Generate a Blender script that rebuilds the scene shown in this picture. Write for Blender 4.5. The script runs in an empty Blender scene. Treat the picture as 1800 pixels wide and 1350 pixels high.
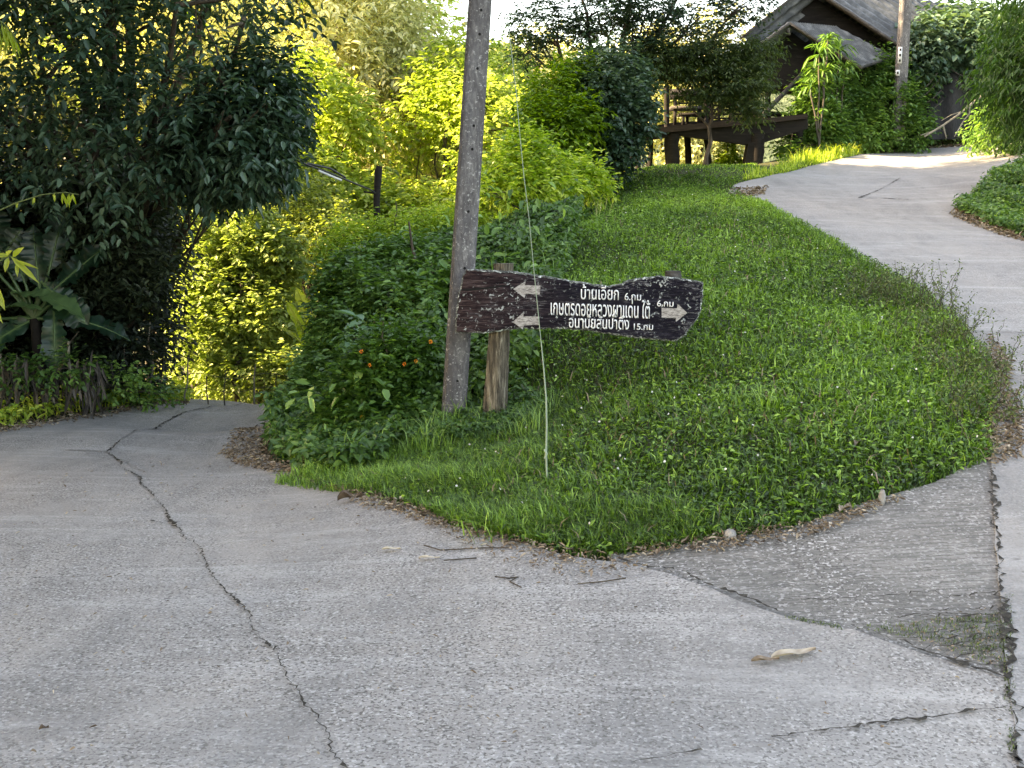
import bpy, math, random
import numpy as np
from mathutils import Vector, Matrix
from mathutils.geometry import delaunay_2d_cdt
random.seed(7)
RNG = np.random.default_rng(11)
SC = bpy.context.scene
COL = SC.collection
R = math.radians

# ------------------------------------------------------------------ camera
FPX = 1900.0                                   # focal length in photo pixels (photo 1800 wide)
TH = math.atan(280.0 / FPX)                    # pitched down, horizon near a third of the height
cam_d = bpy.data.cameras.new('camera'); cam = bpy.data.objects.new('camera', cam_d); COL.objects.link(cam)
cam_d.sensor_width = 36.0; cam_d.lens = 36.0 * FPX / 1800.0
cam_d.clip_start = 0.05; cam_d.clip_end = 3000
cam.rotation_euler = (R(90) - TH, 0, 0)
SC.camera = cam
# ------------------------------------------------------------------ world + sun
SUN_AZ, SUN_EL = -93.0, 33.0                   # low from the left
w = bpy.data.worlds.new('World'); SC.world = w; w.use_nodes = True
nt = w.node_tree; bg = nt.nodes['Background']
sky = nt.nodes.new('ShaderNodeTexSky'); sky.sky_type = 'NISHITA'; sky.sun_disc = False
sky.sun_elevation = R(SUN_EL); sky.sun_rotation = R(SUN_AZ)
sky.air_density = 1.0; sky.dust_density = 2.5; sky.altitude = 600
nt.links.new(sky.outputs[0], bg.inputs[0]); bg.inputs[1].default_value = 0.15
sd = bpy.data.lights.new('sun', 'SUN'); sun = bpy.data.objects.new('sun', sd); COL.objects.link(sun)
sd.energy = 5.0; sd.angle = R(0.5); sd.color = (1.0, 0.90, 0.72)
S = Vector((math.sin(R(SUN_AZ)) * math.cos(R(SUN_EL)), math.cos(R(SUN_AZ)) * math.cos(R(SUN_EL)), math.sin(R(SUN_EL))))
sun.rotation_euler = S.to_track_quat('Z', 'Y').to_euler()
SC.view_settings.view_transform = 'Standard'; SC.view_settings.look = 'None'
SC.view_settings.exposure = 3.0
SC.view_settings.use_white_balance = True; SC.view_settings.white_balance_temperature = 10500; SC.view_settings.white_balance_tint = 15
SC.view_settings.look = 'None'; SC.view_settings.gamma = 1.0
SC.cycles.max_bounces = 6; SC.cycles.diffuse_bounces = 3; SC.cycles.glossy_bounces = 2
SC.cycles.transmission_bounces = 4; SC.cycles.transparent_max_bounces = 6
SC.cycles.sample_clamp_indirect = 4

# ------------------------------------------------------------------ helpers
def ray(px, py):
    a = (px - 900.0) / FPX; b = (675.0 - py) / FPX
    return a, math.cos(TH) + b * math.sin(TH), -math.sin(TH) + b * math.cos(TH)
def at(px, py, y):
    a, c, s = ray(px, py)
    return Vector((a * y / c, y, s * y / c))

# control points of the ground height (x, y, z)
LZ = lambda y: -1.45 - 0.06 * y
RZ = lambda y: -2.31 + 0.16 * y
CP = []
for x, y in [(-8,2),(-4,2),(-1,2),(-6,5),(-3.5,5),(-1,4.5),(-5,8),(-3,8),(-1.6,7.6),(-6,11),(-4,11),(-2.8,11),(-3.4,13.5),(-4.6,13)]:
    CP.append((x, y, LZ(y)))
for x, y in [(2.6,2),(2.2,4),(3.2,5),(5,4),(3.2,7),(5,8),(7,9),(4.4,10),(6,12),(5,13.5),(8,14),(4.6,17),(7,17.5),(5.5,20),(8,21),(9,24),(6,23.5),(2.2,7),(3,9),(2.6,12),(3,15),(3,18)]:
    CP.append((x, y, RZ(y)))
CP += [(0.6,5.6,-1.62),(0.1,3.5,-1.66),(0.6,2,-1.62),(-0.5,8.6,-1.66),(0.0,8.6,-1.6),(0.5,7,-1.47),(1.2,7,-1.30),(1.2,9,-0.98),(0.5,9.2,-1.15),
       (-1.2,9.2,-1.78),(-2.1,9.9,-2.03),(-2.3,11,-2.1),(-2.4,12.2,-2.15),(-0.2,10,-1.1),(0.2,12,-.5),(-0.9,12,-.75),(-1.8,11.5,-1.2),(-1.5,13,-.65),(-2.1,12.6,-1.4),(-2.9,13.8,-2.3),(1.2,12,-.42),(1.4,15,.08),(0,15,-.2),(-1.2,15.5,-1.0),
       (-2.6,15,-2.5),(-4,15.5,-2.55),(-6,15,-2.4),(-9,12,-2.0),(-12,8,-1.6),(-2.5,18,-3.0),(1.5,18.5,.55),(2,20.5,.85),(3.3,21.2,1.02),(4.6,22,1.15),(0,18.5,-.7),
       (0,24,-2.4),(2.5,25,-1.0),(4.5,26.5,-.4),(7,28,1.5),(10,30,2.3),(14,26,2.4),(11,20,1.6),(10,16,.9),(9,12,0.0),(9,8,-.7),(10,3,-1.7),
       (-6,22,-4),(-14,24,-4.5),(-22,14,-2.5),(-20,40,-8),(0,38,-8),(12,44,-5),(24,36,3),(28,20,3.2),(24,5,1.0),(0,-8,-1.6),(-20,-8,-1.6),(20,-8,-1.6),(0,62,-14),(-35,55,-13),(38,60,2)]
CP = np.array(CP)
def tps_fit(P):
    n = len(P); d = np.hypot(P[:,None,0]-P[None,:,0], P[:,None,1]-P[None,:,1])
    K = np.where(d > 0, d*d*np.log(d+1e-12), 0) + np.eye(n)*0.02
    A = np.zeros((n+3, n+3)); A[:n,:n] = K; A[:n,n] = 1; A[:n,n+1:] = P[:,:2]; A[n:,:n] = A[:n,n:].T
    return np.linalg.solve(A, np.r_[P[:,2], 0, 0, 0])
_W = tps_fit(CP)
GX0, GX1, GY0, GY1, GS = -40.0, 40.0, -8.0, 64.0, 0.2
_gx = np.arange(GX0, GX1+GS/2, GS); _gy = np.arange(GY0, GY1+GS/2, GS)
_XX, _YY = np.meshgrid(_gx, _gy)
_HH = _W[len(CP)] + _W[len(CP)+1]*_XX + _W[len(CP)+2]*_YY
for i in range(len(CP)):
    r2 = (_XX-CP[i,0])**2 + (_YY-CP[i,1])**2
    _HH = _HH + _W[i]*0.5*r2*np.log(r2+1e-12)
def H(x, y):
    x = np.clip(np.asarray(x, float), GX0, GX1-1e-6); y = np.clip(np.asarray(y, float), GY0, GY1-1e-6)
    fx = (x-GX0)/GS; fy = (y-GY0)/GS; i = np.minimum(fx.astype(int), len(_gx)-2); j = np.minimum(fy.astype(int), len(_gy)-2)
    u = fx-i; v = fy-j
    return (_HH[j,i]*(1-u)*(1-v)+_HH[j,i+1]*u*(1-v)+_HH[j+1,i]*(1-u)*v+_HH[j+1,i+1]*u*v)
def Hf(x, y): return float(H(x, y))
_ds = np.geomspace(2.0, 60.0, 500)
def ground(px, py):
    """photo pixels -> points on the ground surface, (n,2)"""
    px = np.atleast_1d(np.asarray(px, float)); py = np.atleast_1d(np.asarray(py, float))
    a = (px-900)/FPX; b = (675-py)/FPX; c = np.cos(TH)+b*np.sin(TH); s = -np.sin(TH)+b*np.cos(TH)
    X = (a/c)[:,None]*_ds; Z = (s/c)[:,None]*_ds
    below = Z <= H(X, np.broadcast_to(_ds, X.shape))
    k = np.argmax(below, 1); k = np.where(below.any(1), k, len(_ds)-1)
    k = np.maximum(k, 1)
    z0 = Z[np.arange(len(k)),k-1]-H(X[np.arange(len(k)),k-1], _ds[k-1]); z1 = Z[np.arange(len(k)),k]-H(X[np.arange(len(k)),k], _ds[k])
    t = np.clip(z0/np.where(z0-z1==0, 1, z0-z1), 0, 1)
    y = _ds[k-1]*(1-t)+_ds[k]*t
    return np.stack([a/c*y, y], 1)
def gpoly(pts): return ground([p[0] for p in pts], [p[1] for p in pts])
def gp(px, py):
    q = ground(px, py)[0]; return Vector((q[0], q[1], Hf(q[0], q[1])))
def pip(x, y, poly):
    inside = np.zeros(x.shape, bool); n = len(poly)
    for i in range(n):
        x1, y1 = poly[i]; x2, y2 = poly[(i+1) % n]
        c = ((y1 > y) != (y2 > y)) & (x < (x2-x1)*(y-y1)/((y2-y1) if y2 != y1 else 1e-9)+x1)
        inside ^= c
    return inside
def vnoise(P, f, seed=0):
    """cheap smooth pseudo noise in 0..1 from summed sines"""
    r = np.random.default_rng(seed); v = 0; a = 0
    for k in range(6):
        d = r.normal(size=P.shape[1]); d /= np.linalg.norm(d); fr = f*(0.7+1.1*r.random()); am = 1/(0.6+fr/f)
        v = v + am*np.sin(P@d*fr + r.random()*6.28 + 1.3*np.sin(P@np.roll(d, 1)*fr*0.8)); a += am
    return 0.5+0.5*v/a

class MB:
    """collects geometry and links it as ONE mesh object"""
    def __init__(s): s.v = []; s.q = []; s.t = []; s.n = 0; s.tint = []; s.qm = []; s.tm = []; s.poly = []
    def add(s, v, quads=None, tris=None, tint=0.5, mat=0):
        v = np.asarray(v, float).reshape(-1, 3); s.v.append(v)
        s.tint.append(np.broadcast_to(np.asarray(tint, float), (len(v),)).copy())
        if quads is not None and len(quads):
            s.q.append(np.asarray(quads, int)+s.n); s.qm.append(np.full(len(quads), mat))
        if tris is not None and len(tris):
            s.t.append(np.asarray(tris, int)+s.n); s.tm.append(np.full(len(tris), mat))
        s.n += len(v); return s
    def box(s, c, size, rot=None, tint=0.5, mat=0):
        h = np.array(size)/2
        v = np.array([[x,y,z] for x in (-1,1) for y in (-1,1) for z in (-1,1)])*h
        if rot is not None: v = v @ np.array(rot.to_3x3()).T
        return s.add(v+np.array(c), [[0,1,3,2],[4,6,7,5],[0,4,5,1],[2,3,7,6],[0,2,6,4],[1,5,7,3]], tint=tint, mat=mat)
    def beam(s, a, b, wx, wy, tint=0.5, mat=0, up=(0,0,1), taper=1.0, mid=0, wob=0):
        a = Vector(a); b = Vector(b); d = (b-a); L = d.length; d.normalize()
        u = Vector(up).cross(d)
        if u.length < 1e-3: u = Vector((1,0,0)).cross(d)
        u.normalize(); n = d.cross(u)
        V = []; m = mid+2
        for i in range(m):
            t = i/(m-1); k = 1+(taper-1)*t
            o = Vector((random.uniform(-wob,wob), random.uniform(-wob,wob), random.uniform(-wob,wob)))
            for x, y in ((-1,-1),(1,-1),(1,1),(-1,1)):
                V.append(a+(b-a)*t+u*x*wx/2*k+n*y*wy/2*k+o)
        Q = [[0,3,2,1],[4*m-4,4*m-3,4*m-2,4*m-1]]
        for i in range(m-1):
            for j in range(4): Q.append([4*i+j, 4*i+(j+1)%4, 4*i+4+(j+1)%4, 4*i+4+j])
        return s.add([tuple(p) for p in V], Q, tint=tint, mat=mat)
    def tube(s, pts, rad, sides=8, tint=0.5, mat=0, cap=True):
        P = np.array([tuple(p) for p in pts], float); n = len(P)
        rad = np.broadcast_to(np.asarray(rad, float), (n,))
        T = np.gradient(P, axis=0); T /= np.linalg.norm(T, axis=1)[:,None]+1e-12
        ref = np.array([0,0,1.0]) if abs(T[0,2]) < 0.9 else np.array([1.0,0,0])
        V = []; u = np.cross(T[0], ref); u /= np.linalg.norm(u)
        for i in range(n):
            u = u - T[i]*np.dot(u, T[i]); u /= np.linalg.norm(u)+1e-12; b = np.cross(T[i], u)
            for k in range(sides):
                an = 2*math.pi*k/sides; V.append(P[i]+rad[i]*(math.cos(an)*u+math.sin(an)*b))
        Q = [[i*sides+k, i*sides+(k+1)%sides, (i+1)*sides+(k+1)%sides, (i+1)*sides+k] for i in range(n-1) for k in range(sides)]
        s.add(V, Q, tint=tint, mat=mat)
        if cap and sides == 4: s.add(V[:4], [[0,3,2,1]], tint=tint, mat=mat); s.add(V[-4:], [[0,1,2,3]], tint=tint, mat=mat)
        elif cap:
            for ring, fl in ((V[:sides], 1), (V[-sides:], 0)):
                c = np.mean(ring, 0); vv = list(ring)+[c]
                s.add(vv, tris=[[sides, (k+1)%sides, k] if fl else [sides, k, (k+1)%sides] for k in range(sides)], tint=tint, mat=mat)
        return s
    def leaves(s, base, d, nrm, L, W, tint, fold=0.25, curl=0.0, mat=0):
        """leaf blades: base (n,3), direction, normal, length, width; two folded quads each"""
        n = len(base)
        if n == 0: return s
        d = d/(np.linalg.norm(d, axis=1)[:,None]+1e-9); sd_ = np.cross(d, nrm); sd_ /= np.linalg.norm(sd_, axis=1)[:,None]+1e-9
        up = np.cross(sd_, d); L = np.broadcast_to(L, (n,))[:,None]; W = np.broadcast_to(W, (n,))[:,None]
        f = fold*W; c = curl*L
        V = np.stack([base, base+d*L*.28+sd_*W*.42+up*f, base+d*L*.66+sd_*W*.38+up*(f*.8-c*.4),
                      base+d*L-up*c, base+d*L*.66-sd_*W*.38+up*(f*.8-c*.4), base+d*L*.28-sd_*W*.42+up*f], 1)
        idx = (np.arange(n)*6)[:,None]
        Q = np.concatenate([idx+np.array([[0,1,2,3]]), idx+np.array([[0,3,4,5]])])
        return s.add(V.reshape(-1,3), Q, tint=np.repeat(np.broadcast_to(tint, (n,)), 6), mat=mat)
    def blades(s, base, d, L, W, bend, tint, mat=0):
        """grass blades: (n,3) roots, horizontal lean direction, length, width"""
        n = len(base); L = L[:,None]; W = W[:,None]; bend = bend[:,None]
        side = np.stack([-d[:,1], d[:,0], np.zeros(n)], 1); z = np.array([0,0,1.0])
        m = base+z*L*.55+d*L*bend*.35; t = base+z*L*(1-bend*.35)+d*L*bend
        V = np.stack([base-side*W/2, base+side*W/2, m+side*W*.45, m-side*W*.45, t], 1)
        idx = (np.arange(n)*5)[:,None]
        return s.add(V.reshape(-1,3), idx+np.array([[0,1,2,3]]), idx+np.array([[3,2,4]]), tint=np.repeat(tint, 5), mat=mat)
    def build(s, name, mats, parent=None, smooth=False):
        me = bpy.data.meshes.new(name); V = np.concatenate(s.v)
        Q = np.concatenate(s.q) if s.q else np.zeros((0,4), int); T = np.concatenate(s.t) if s.t else np.zeros((0,3), int)
        me.vertices.add(len(V)); me.vertices.foreach_set('co', V.astype(np.float32).ravel())
        lv = np.concatenate([Q.ravel(), T.ravel()]).astype(np.int32); me.loops.add(len(lv)); me.loops.foreach_set('vertex_index', lv)
        ls = np.concatenate([np.arange(len(Q))*4, len(Q)*4+np.arange(len(T))*3]).astype(np.int32)
        me.polygons.add(len(ls)); me.polygons.foreach_set('loop_start', ls)
        if not isinstance(mats, (list, tuple)): mats = [mats]
        for m in mats: me.materials.append(m)
        mi = np.concatenate([np.concatenate(s.qm) if s.qm else np.zeros(0), np.concatenate(s.tm) if s.tm else np.zeros(0)]).astype(np.int32)
        me.polygons.foreach_set('material_index', mi)
        if smooth: me.polygons.foreach_set('use_smooth', np.ones(len(ls), bool))
        me.update(calc_edges=True)
        a = me.attributes.new('tint', 'FLOAT', 'POINT'); a.data.foreach_set('value', np.concatenate(s.tint).astype(np.float32))
        return link(name, me, parent)
def link(name, me, parent=None):
    o = bpy.data.objects.new(name, me); COL.objects.link(o)
    if parent is not None:
        o.parent = parent; o.matrix_parent_inverse = parent_inv(parent)
    return o
def parent_inv(p):
    return Matrix.Translation(p.location).inverted() if p.parent is None else Matrix()   # a mesh part sits at the world origin
def tag(o, label, cat, group=None):
    o['label'] = label; o['category'] = cat
    if group: o['group'] = group
    return o
def thing(name, label, cat, loc, group=None):
    o = bpy.data.objects.new(name, None); COL.objects.link(o); o.location = loc; o.empty_display_size = 0.2
    return tag(o, label, cat, group)
def struct(o): o['kind'] = 'structure'; return o
def stuff(o, label, cat): o['kind'] = 'stuff'; o['label'] = label; o['category'] = cat; return o

# ------------------------------------------------------------------ materials
def newmat(name):
    m = bpy.data.materials.new(name); m.use_nodes = True; n = m.node_tree
    return m, n, n.nodes['Principled BSDF'], n.nodes['Material Output']
def ramp(n, fac, stops):
    r = n.nodes.new('ShaderNodeValToRGB'); e = r.color_ramp.elements
    while len(e) < len(stops): e.new(0.5)
    for k, (p, c) in enumerate(stops): e[k].position = p; e[k].color = (*c, 1) if len(c) == 3 else c
    n.links.new(fac, r.inputs[0]); return r.outputs[0]
def noise(n, scale, detail=4, rough=.6, vec=None, dist=0):
    t = n.nodes.new('ShaderNodeTexNoise'); t.inputs['Scale'].default_value = scale; t.inputs['Detail'].default_value = detail
    t.inputs['Roughness'].default_value = rough; t.inputs['Distortion'].default_value = dist
    if vec is not None: n.links.new(vec, t.inputs['Vector'])
    return t.outputs[0]
def pos(n, scale=None):
    g = n.nodes.new('ShaderNodeNewGeometry')
    if scale is None: return g.outputs['Position']
    m = n.nodes.new('ShaderNodeMapping'); m.inputs['Scale'].default_value = scale; n.links.new(g.outputs['Position'], m.inputs['Vector']); return m.outputs[0]
def mix(n, f, a, b, mode='MIX'):
    m = n.nodes.new('ShaderNodeMix'); m.data_type = 'RGBA'; m.blend_type = mode
    for s_, v in ((m.inputs[0], f), (m.inputs[6], a), (m.inputs[7], b)):
        if hasattr(v, 'links'): n.links.new(v, s_)
        elif isinstance(v, (int, float)): s_.default_value = v
        else: s_.default_value = (*v, 1)
    return m.outputs[2]
def bump(n, bs, h, strength, dist=0.01):
    b = n.nodes.new('ShaderNodeBump'); b.inputs['Strength'].default_value = strength; b.inputs['Distance'].default_value = dist
    n.links.new(h, b.inputs['Height']); n.links.new(b.outputs[0], bs.inputs['Normal'])
def leafmat(name, dark, mid, light, trans=0.35, rough=0.45, tcol=None, spec=.5):
    m, n, bs, out = newmat(name)
    a = n.nodes.new('ShaderNodeAttribute'); a.attribute_name = 'tint'
    c = ramp(n, a.outputs['Fac'], [(0.0, dark), (0.5, mid), (1.0, light)])
    n.links.new(c, bs.inputs['Base Color']); bs.inputs['Roughness'].default_value = rough
    bs.inputs['Specular IOR Level'].default_value = spec
    if trans > 0:
        tr = n.nodes.new('ShaderNodeBsdfTranslucent'); ms = n.nodes.new('ShaderNodeMixShader')
        tc = mix(n, 1.0, c, tcol or (1.9, 1.9, .8), 'MULTIPLY')
        n.links.new(tc, tr.inputs[0]); ms.inputs[0].default_value = trans
        n.links.new(bs.outputs[0], ms.inputs[1]); n.links.new(tr.outputs[0], ms.inputs[2]); n.links.new(ms.outputs[0], out.inputs['Surface'])
    return m
M = {}
def concrete(name, base, warm, speck, scale=1.0):
    m, n, bs, out = newmat(name); p = pos(n)
    k = lambda f: tuple(min(1, x*f) for x in base)
    c = mix(n, ramp(n, noise(n, .5, 5, .65, p), [(.35,(0,0,0)),(.65,(1,1,1))]), base, warm)
    c = mix(n, ramp(n, noise(n, .9, 6, .7, pos(n, (1.4,.30,1)), .8), [(.42,(0,0,0)),(.66,(.8,.8,.8))]), c, k(.70))          # worn wheel paths
    c = mix(n, ramp(n, noise(n, 2.0, 7, .8, pos(n, (.30,1.7,1)), .6), [(.50,(0,0,0)),(.64,(.75,.75,.75))]), c, k(1.42))          # pale broom streaks
    c = mix(n, ramp(n, noise(n, 3.4, 6, .75, p, .6), [(.32,(.55,.55,.55)),(.50,(0,0,0))]), c, k(.68))                          # blotches
    if scale < 1: c = mix(n, ramp(n, noise(n, 3, 5, .7, pos(n, (1.5,20,1)), .5), [(.44,(.75,.75,.75)),(.54,(0,0,0))]), c, k(.55))   # trowelled ribs
    pm = ramp(n, noise(n, .8, 4, .65, p, .5), [(.38, (.35,)*3), (.60, (1,1,1))])
    g1 = noise(n, 60*scale, 2, .5, p, .2); g2 = noise(n, 75*scale, 2, .5, pos(n, (1,1.0,1.3)), .2)
    c = mix(n, mix(n, 1.0, ramp(n, g1, [(.575,(0,0,0)),(.62,(speck,)*3)]), pm, 'MULTIPLY'), c, (.47,.46,.44))
    c = mix(n, mix(n, 1.0, ramp(n, g2, [(.405,(speck,)*3),(.45,(0,0,0))]), pm, 'MULTIPLY'), c, (.075,.07,.065))
    c = mix(n, ramp(n, noise(n, 14, 3, .5, p), [(.25,(.5,.5,.5)),(.33,(0,0,0))]), c, (.10,.09,.08))
    n.links.new(c, bs.inputs['Base Color']); bs.inputs['Roughness'].default_value = .9; bs.inputs['Specular IOR Level'].default_value = .2
    bump(n, bs, mix(n, .5, g1, g2), .9, .008)
    return m
M['road'] = concrete('road_concrete', (.275,.268,.255), (.33,.305,.275), .8)
M['road_up'] = concrete('uphill_concrete', (.26,.257,.25), (.30,.285,.265), .45)
M['apron'] = concrete('apron_concrete', (.20,.195,.18), (.25,.235,.215), 1.0, .8)
def simple(name, stops, scale=(1,1,1), ns=6, rough=.9, bmp=.5, bd=.01, detail=6, dist=.3):
    m, n, bs, out = newmat(name); f = noise(n, ns, detail, .68, pos(n, scale), dist)
    n.links.new(ramp(n, f, stops), bs.inputs['Base Color']); bs.inputs['Roughness'].default_value = rough
    bs.inputs['Specular IOR Level'].default_value = .25
    if bmp: bump(n, bs, f, bmp, bd)
    return m
M['soil'] = simple('soil', [(.3,(.018,.022,.010)),(.55,(.040,.045,.018)),(.75,(.085,.065,.035))], ns=7)
M['litter_soil'] = simple('litter_soil', [(.3,(.05,.035,.025)),(.55,(.13,.09,.06)),(.75,(.24,.18,.12))], ns=30)
M['crack'] = simple('crack_dark', [(.38,(.014,.012,.010)),(.56,(.045,.04,.032)),(.74,(.15,.135,.11))], ns=40)  # dark tone of the ribbons laid along joints and cracks
M['patch'] = simple('patch_mortar', [(.35,(.19,.18,.17)),(.6,(.31,.30,.28))], ns=25)
M['hill'] = simple('hill_woods', [(.3,(.020,.035,.020)),(.5,(.045,.070,.040)),(.7,(.10,.13,.08))], ns=.35, bmp=.9, bd=2)
M['bark'] = simple('bark', [(.3,(.025,.020,.015)),(.55,(.075,.060,.045)),(.8,(.19,.17,.14))], (6,6,1.5), 3, bmp=.9, bd=.02)
M['palebark'] = simple('pale_bark', [(.3,(.10,.09,.07)),(.6,(.26,.24,.19)),(.8,(.42,.40,.33))], (5,5,1.2), 4)
M['stake'] = simple('weathered_stake', [(.3,(.03,.027,.022)),(.6,(.09,.08,.065)),(.85,(.19,.175,.15))], (5,5,1.2), 4)
M['darkwood'] = simple('dark_timber', [(.3,(.005,.004,.004)),(.6,(.014,.012,.011)),(.85,(.05,.045,.043))], (1.2,8,8), 3)
M['greywood'] = simple('grey_timber', [(.3,(.03,.028,.026)),(.6,(.08,.075,.07)),(.85,(.22,.215,.21))], (3,8,8), 3)
M['roof'] = simple('weathered_roof_sheet', [(.25,(.03,.036,.042)),(.5,(.075,.085,.095)),(.75,(.19,.205,.22))], (1,1,1), 4, rough=.6, bmp=.3)
M['net'] = simple('shade_net', [(.3,(.012,.013,.014)),(.6,(.030,.032,.034)),(.85,(.055,.055,.055))], (12,12,2), 4, bmp=.6)
M['stem'] = simple('green_stem', [(.3,(.05,.08,.03)),(.6,(.12,.16,.06)),(.85,(.22,.24,.12))], (8,8,2), 4)
M['dry'] = leafmat('dry_leaves', (.07,.045,.03), (.22,.16,.11), (.50,.43,.34), .1, .8)
M['deadleaf'] = leafmat('dead_hanging_leaves', (.025,.022,.02), (.07,.062,.055), (.20,.18,.165), .15, .8)
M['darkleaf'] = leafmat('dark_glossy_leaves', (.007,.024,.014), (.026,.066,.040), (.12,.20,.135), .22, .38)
M['midleaf'] = leafmat('mid_green_leaves', (.015,.055,.012), (.065,.160,.030), (.19,.34,.07), .35, .42)
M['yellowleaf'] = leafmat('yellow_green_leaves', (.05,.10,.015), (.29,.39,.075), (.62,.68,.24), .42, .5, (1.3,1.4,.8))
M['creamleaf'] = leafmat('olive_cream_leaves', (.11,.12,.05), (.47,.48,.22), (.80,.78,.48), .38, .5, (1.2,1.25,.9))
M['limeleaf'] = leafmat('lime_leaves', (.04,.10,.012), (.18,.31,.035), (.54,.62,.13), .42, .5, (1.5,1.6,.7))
M['banana'] = leafmat('banana_leaf', (.006,.026,.016), (.018,.060,.034), (.10,.19,.075), .30, .35)  # shaded copy: the shade is put into the leaf colour
M['bananalit'] = leafmat('sunlit_young_banana', (.10,.18,.01), (.22,.32,.02), (.40,.45,.08), .5, .4)  # sunlit copy: the sun's brightness is put into the leaf colour
M['grass'] = leafmat('lawn_blades', (.016,.046,.007), (.092,.205,.026), (.29,.48,.10), .30, .5, (1.6,1.7,.7))
M['weed'] = leafmat('weed_leaves', (.012,.042,.012), (.062,.155,.034), (.22,.38,.10), .30, .45)
M['oliveweed'] = leafmat('seedy_weed_leaves', (.025,.045,.015), (.07,.11,.035), (.17,.22,.085), .25, .6)
M['flower'] = leafmat('orange_petals', (.55,.10,.01), (.75,.22,.02), (.85,.45,.05), .3, .6, (1.2,1.0,.6))
M['white'] = leafmat('white_petals', (.5,.5,.45), (.65,.65,.6), (.8,.8,.75), .2, .6, (1,1,1))
m, n, bs, out = newmat('hole_dark'); bs.inputs['Base Color'].default_value = (.004,.004,.004,1); bs.inputs['Roughness'].default_value = 1; M['hole'] = m
m, n, bs, out = newmat('black_cable'); bs.inputs['Base Color'].default_value = (.012,.012,.013,1); bs.inputs['Roughness'].default_value = .4; M['cable'] = m
# concrete pole: grey with lichen, dark runs
m, n, bs, out = newmat('pole_concrete'); p = pos(n)
c = ramp(n, noise(n, 9, 8, .8, pos(n, (2.4,2.4,.9)), .9), [(.32,(.05,.05,.055)),(.47,(.105,.103,.108)),(.58,(.16,.155,.155)),(.70,(.34,.33,.325))])
c = mix(n, ramp(n, noise(n, 2.2, 6, .75, pos(n, (3,3,.7)), .6), [(.40,(.8,.8,.8)),(.56,(0,0,0))]), c, (.055,.05,.052))
c = mix(n, ramp(n, noise(n, 42, 4, .7, p), [(.58,(0,0,0)),(.66,(.8,.8,.8))]), c, (.40,.40,.39))
n.links.new(c, bs.inputs['Base Color']); bs.inputs['Roughness'].default_value = .9; bump(n, bs, noise(n, 30, 6, .7, p), .7, .01); M['pole'] = m
# sign board: dark cracked wood with pale lichen flecks, warmer to the left
m, n, bs, out = newmat('sign_wood'); g = pos(n, (1.2, 1, 16)); p = pos(n)
grain = mix(n, .45, noise(n, 3.2, 8, .75, g, .8), noise(n, 4, 8, .8, pos(n, (2.2,1,34)), .5))
sep = n.nodes.new('ShaderNodeSeparateXYZ'); n.links.new(p, sep.inputs[0])
lr = n.nodes.new('ShaderNodeMapRange'); lr.inputs[1].default_value = -.5; lr.inputs[2].default_value = .5; n.links.new(sep.outputs[0], lr.inputs[0])
cl = ramp(n, grain, [(.36,(.004,.003,.003)),(.49,(.022,.012,.013)),(.58,(.095,.062,.058)),(.70,(.30,.26,.26))])
cr = ramp(n, grain, [(.38,(.003,.003,.005)),(.54,(.012,.011,.018)),(.64,(.045,.043,.060)),(.76,(.22,.23,.25))])
c = mix(n, lr.outputs[0], cl, cr)
fk = mix(n, 1.0, ramp(n, noise(n, 34, 5, .65, p, .6), [(.59,(0,0,0)),(.64,(.85,.85,.85))]), ramp(n, noise(n, 5, 4, .65, p, .5), [(.44,(0,0,0)),(.58,(1,1,1))]), 'MULTIPLY')
c = mix(n, fk, c, (.46,.50,.50))
scr = mix(n, 1.0, ramp(n, noise(n, 7, 6, .8, pos(n, (1.2,1,9)), 1.2), [(.54,(0,0,0)),(.62,(.7,.7,.7))]), ramp(n, noise(n, 3.5, 3, .6, p, .4), [(.48,(0,0,0)),(.62,(1,1,1))]), 'MULTIPLY')
c = mix(n, scr, c, (.30,.30,.32))
n.links.new(c, bs.inputs['Base Color']); bs.inputs['Roughness'].default_value = .95; bs.inputs['Specular IOR Level'].default_value = .12; bump(n, bs, grain, .9, .012); M['sign'] = m
m, n, bs, out = newmat('lichen_rim'); p = pos(n)
n.links.new(ramp(n, noise(n, 26, 6, .8, p, .8), [(.42,(.012,.013,.012)),(.52,(.09,.10,.09)),(.62,(.50,.55,.53))]), bs.inputs['Base Color']); bs.inputs['Roughness'].default_value = .9; M['rim'] = m
m, n, bs, out = newmat('white_lettering'); p = pos(n)
n.links.new(ramp(n, noise(n, 40, 5, .7, p), [(.28,(.10,.10,.11)),(.37,(.52,.55,.59)),(.52,(.74,.77,.80))]), bs.inputs['Base Color']); bs.inputs['Roughness'].default_value = .6; M['letter'] = m
m, n, bs, out = newmat('faded_arrow_paint'); p = pos(n)
n.links.new(ramp(n, noise(n, 30, 6, .75, pos(n, (1,1,4)), .5), [(.36,(.05,.04,.04)),(.50,(.28,.26,.25)),(.68,(.50,.49,.48))]), bs.inputs['Base Color']); bs.inputs['Roughness'].default_value = .7; M['arrow'] = m
m, n, bs, out = newmat('post_wood'); p = pos(n)
c = ramp(n, noise(n, 4, 8, .75, pos(n, (11,11,.9)), .5), [(.34,(.012,.010,.007)),(.45,(.06,.05,.036)),(.54,(.15,.13,.095)),(.66,(.40,.37,.29))])
n.links.new(c, bs.inputs['Base Color']); bs.inputs['Roughness'].default_value = .9; bump(n, bs, noise(n, 4, 8, .75, pos(n, (11,11,.9)), .5), 1, .03); M['postwood'] = m

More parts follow.
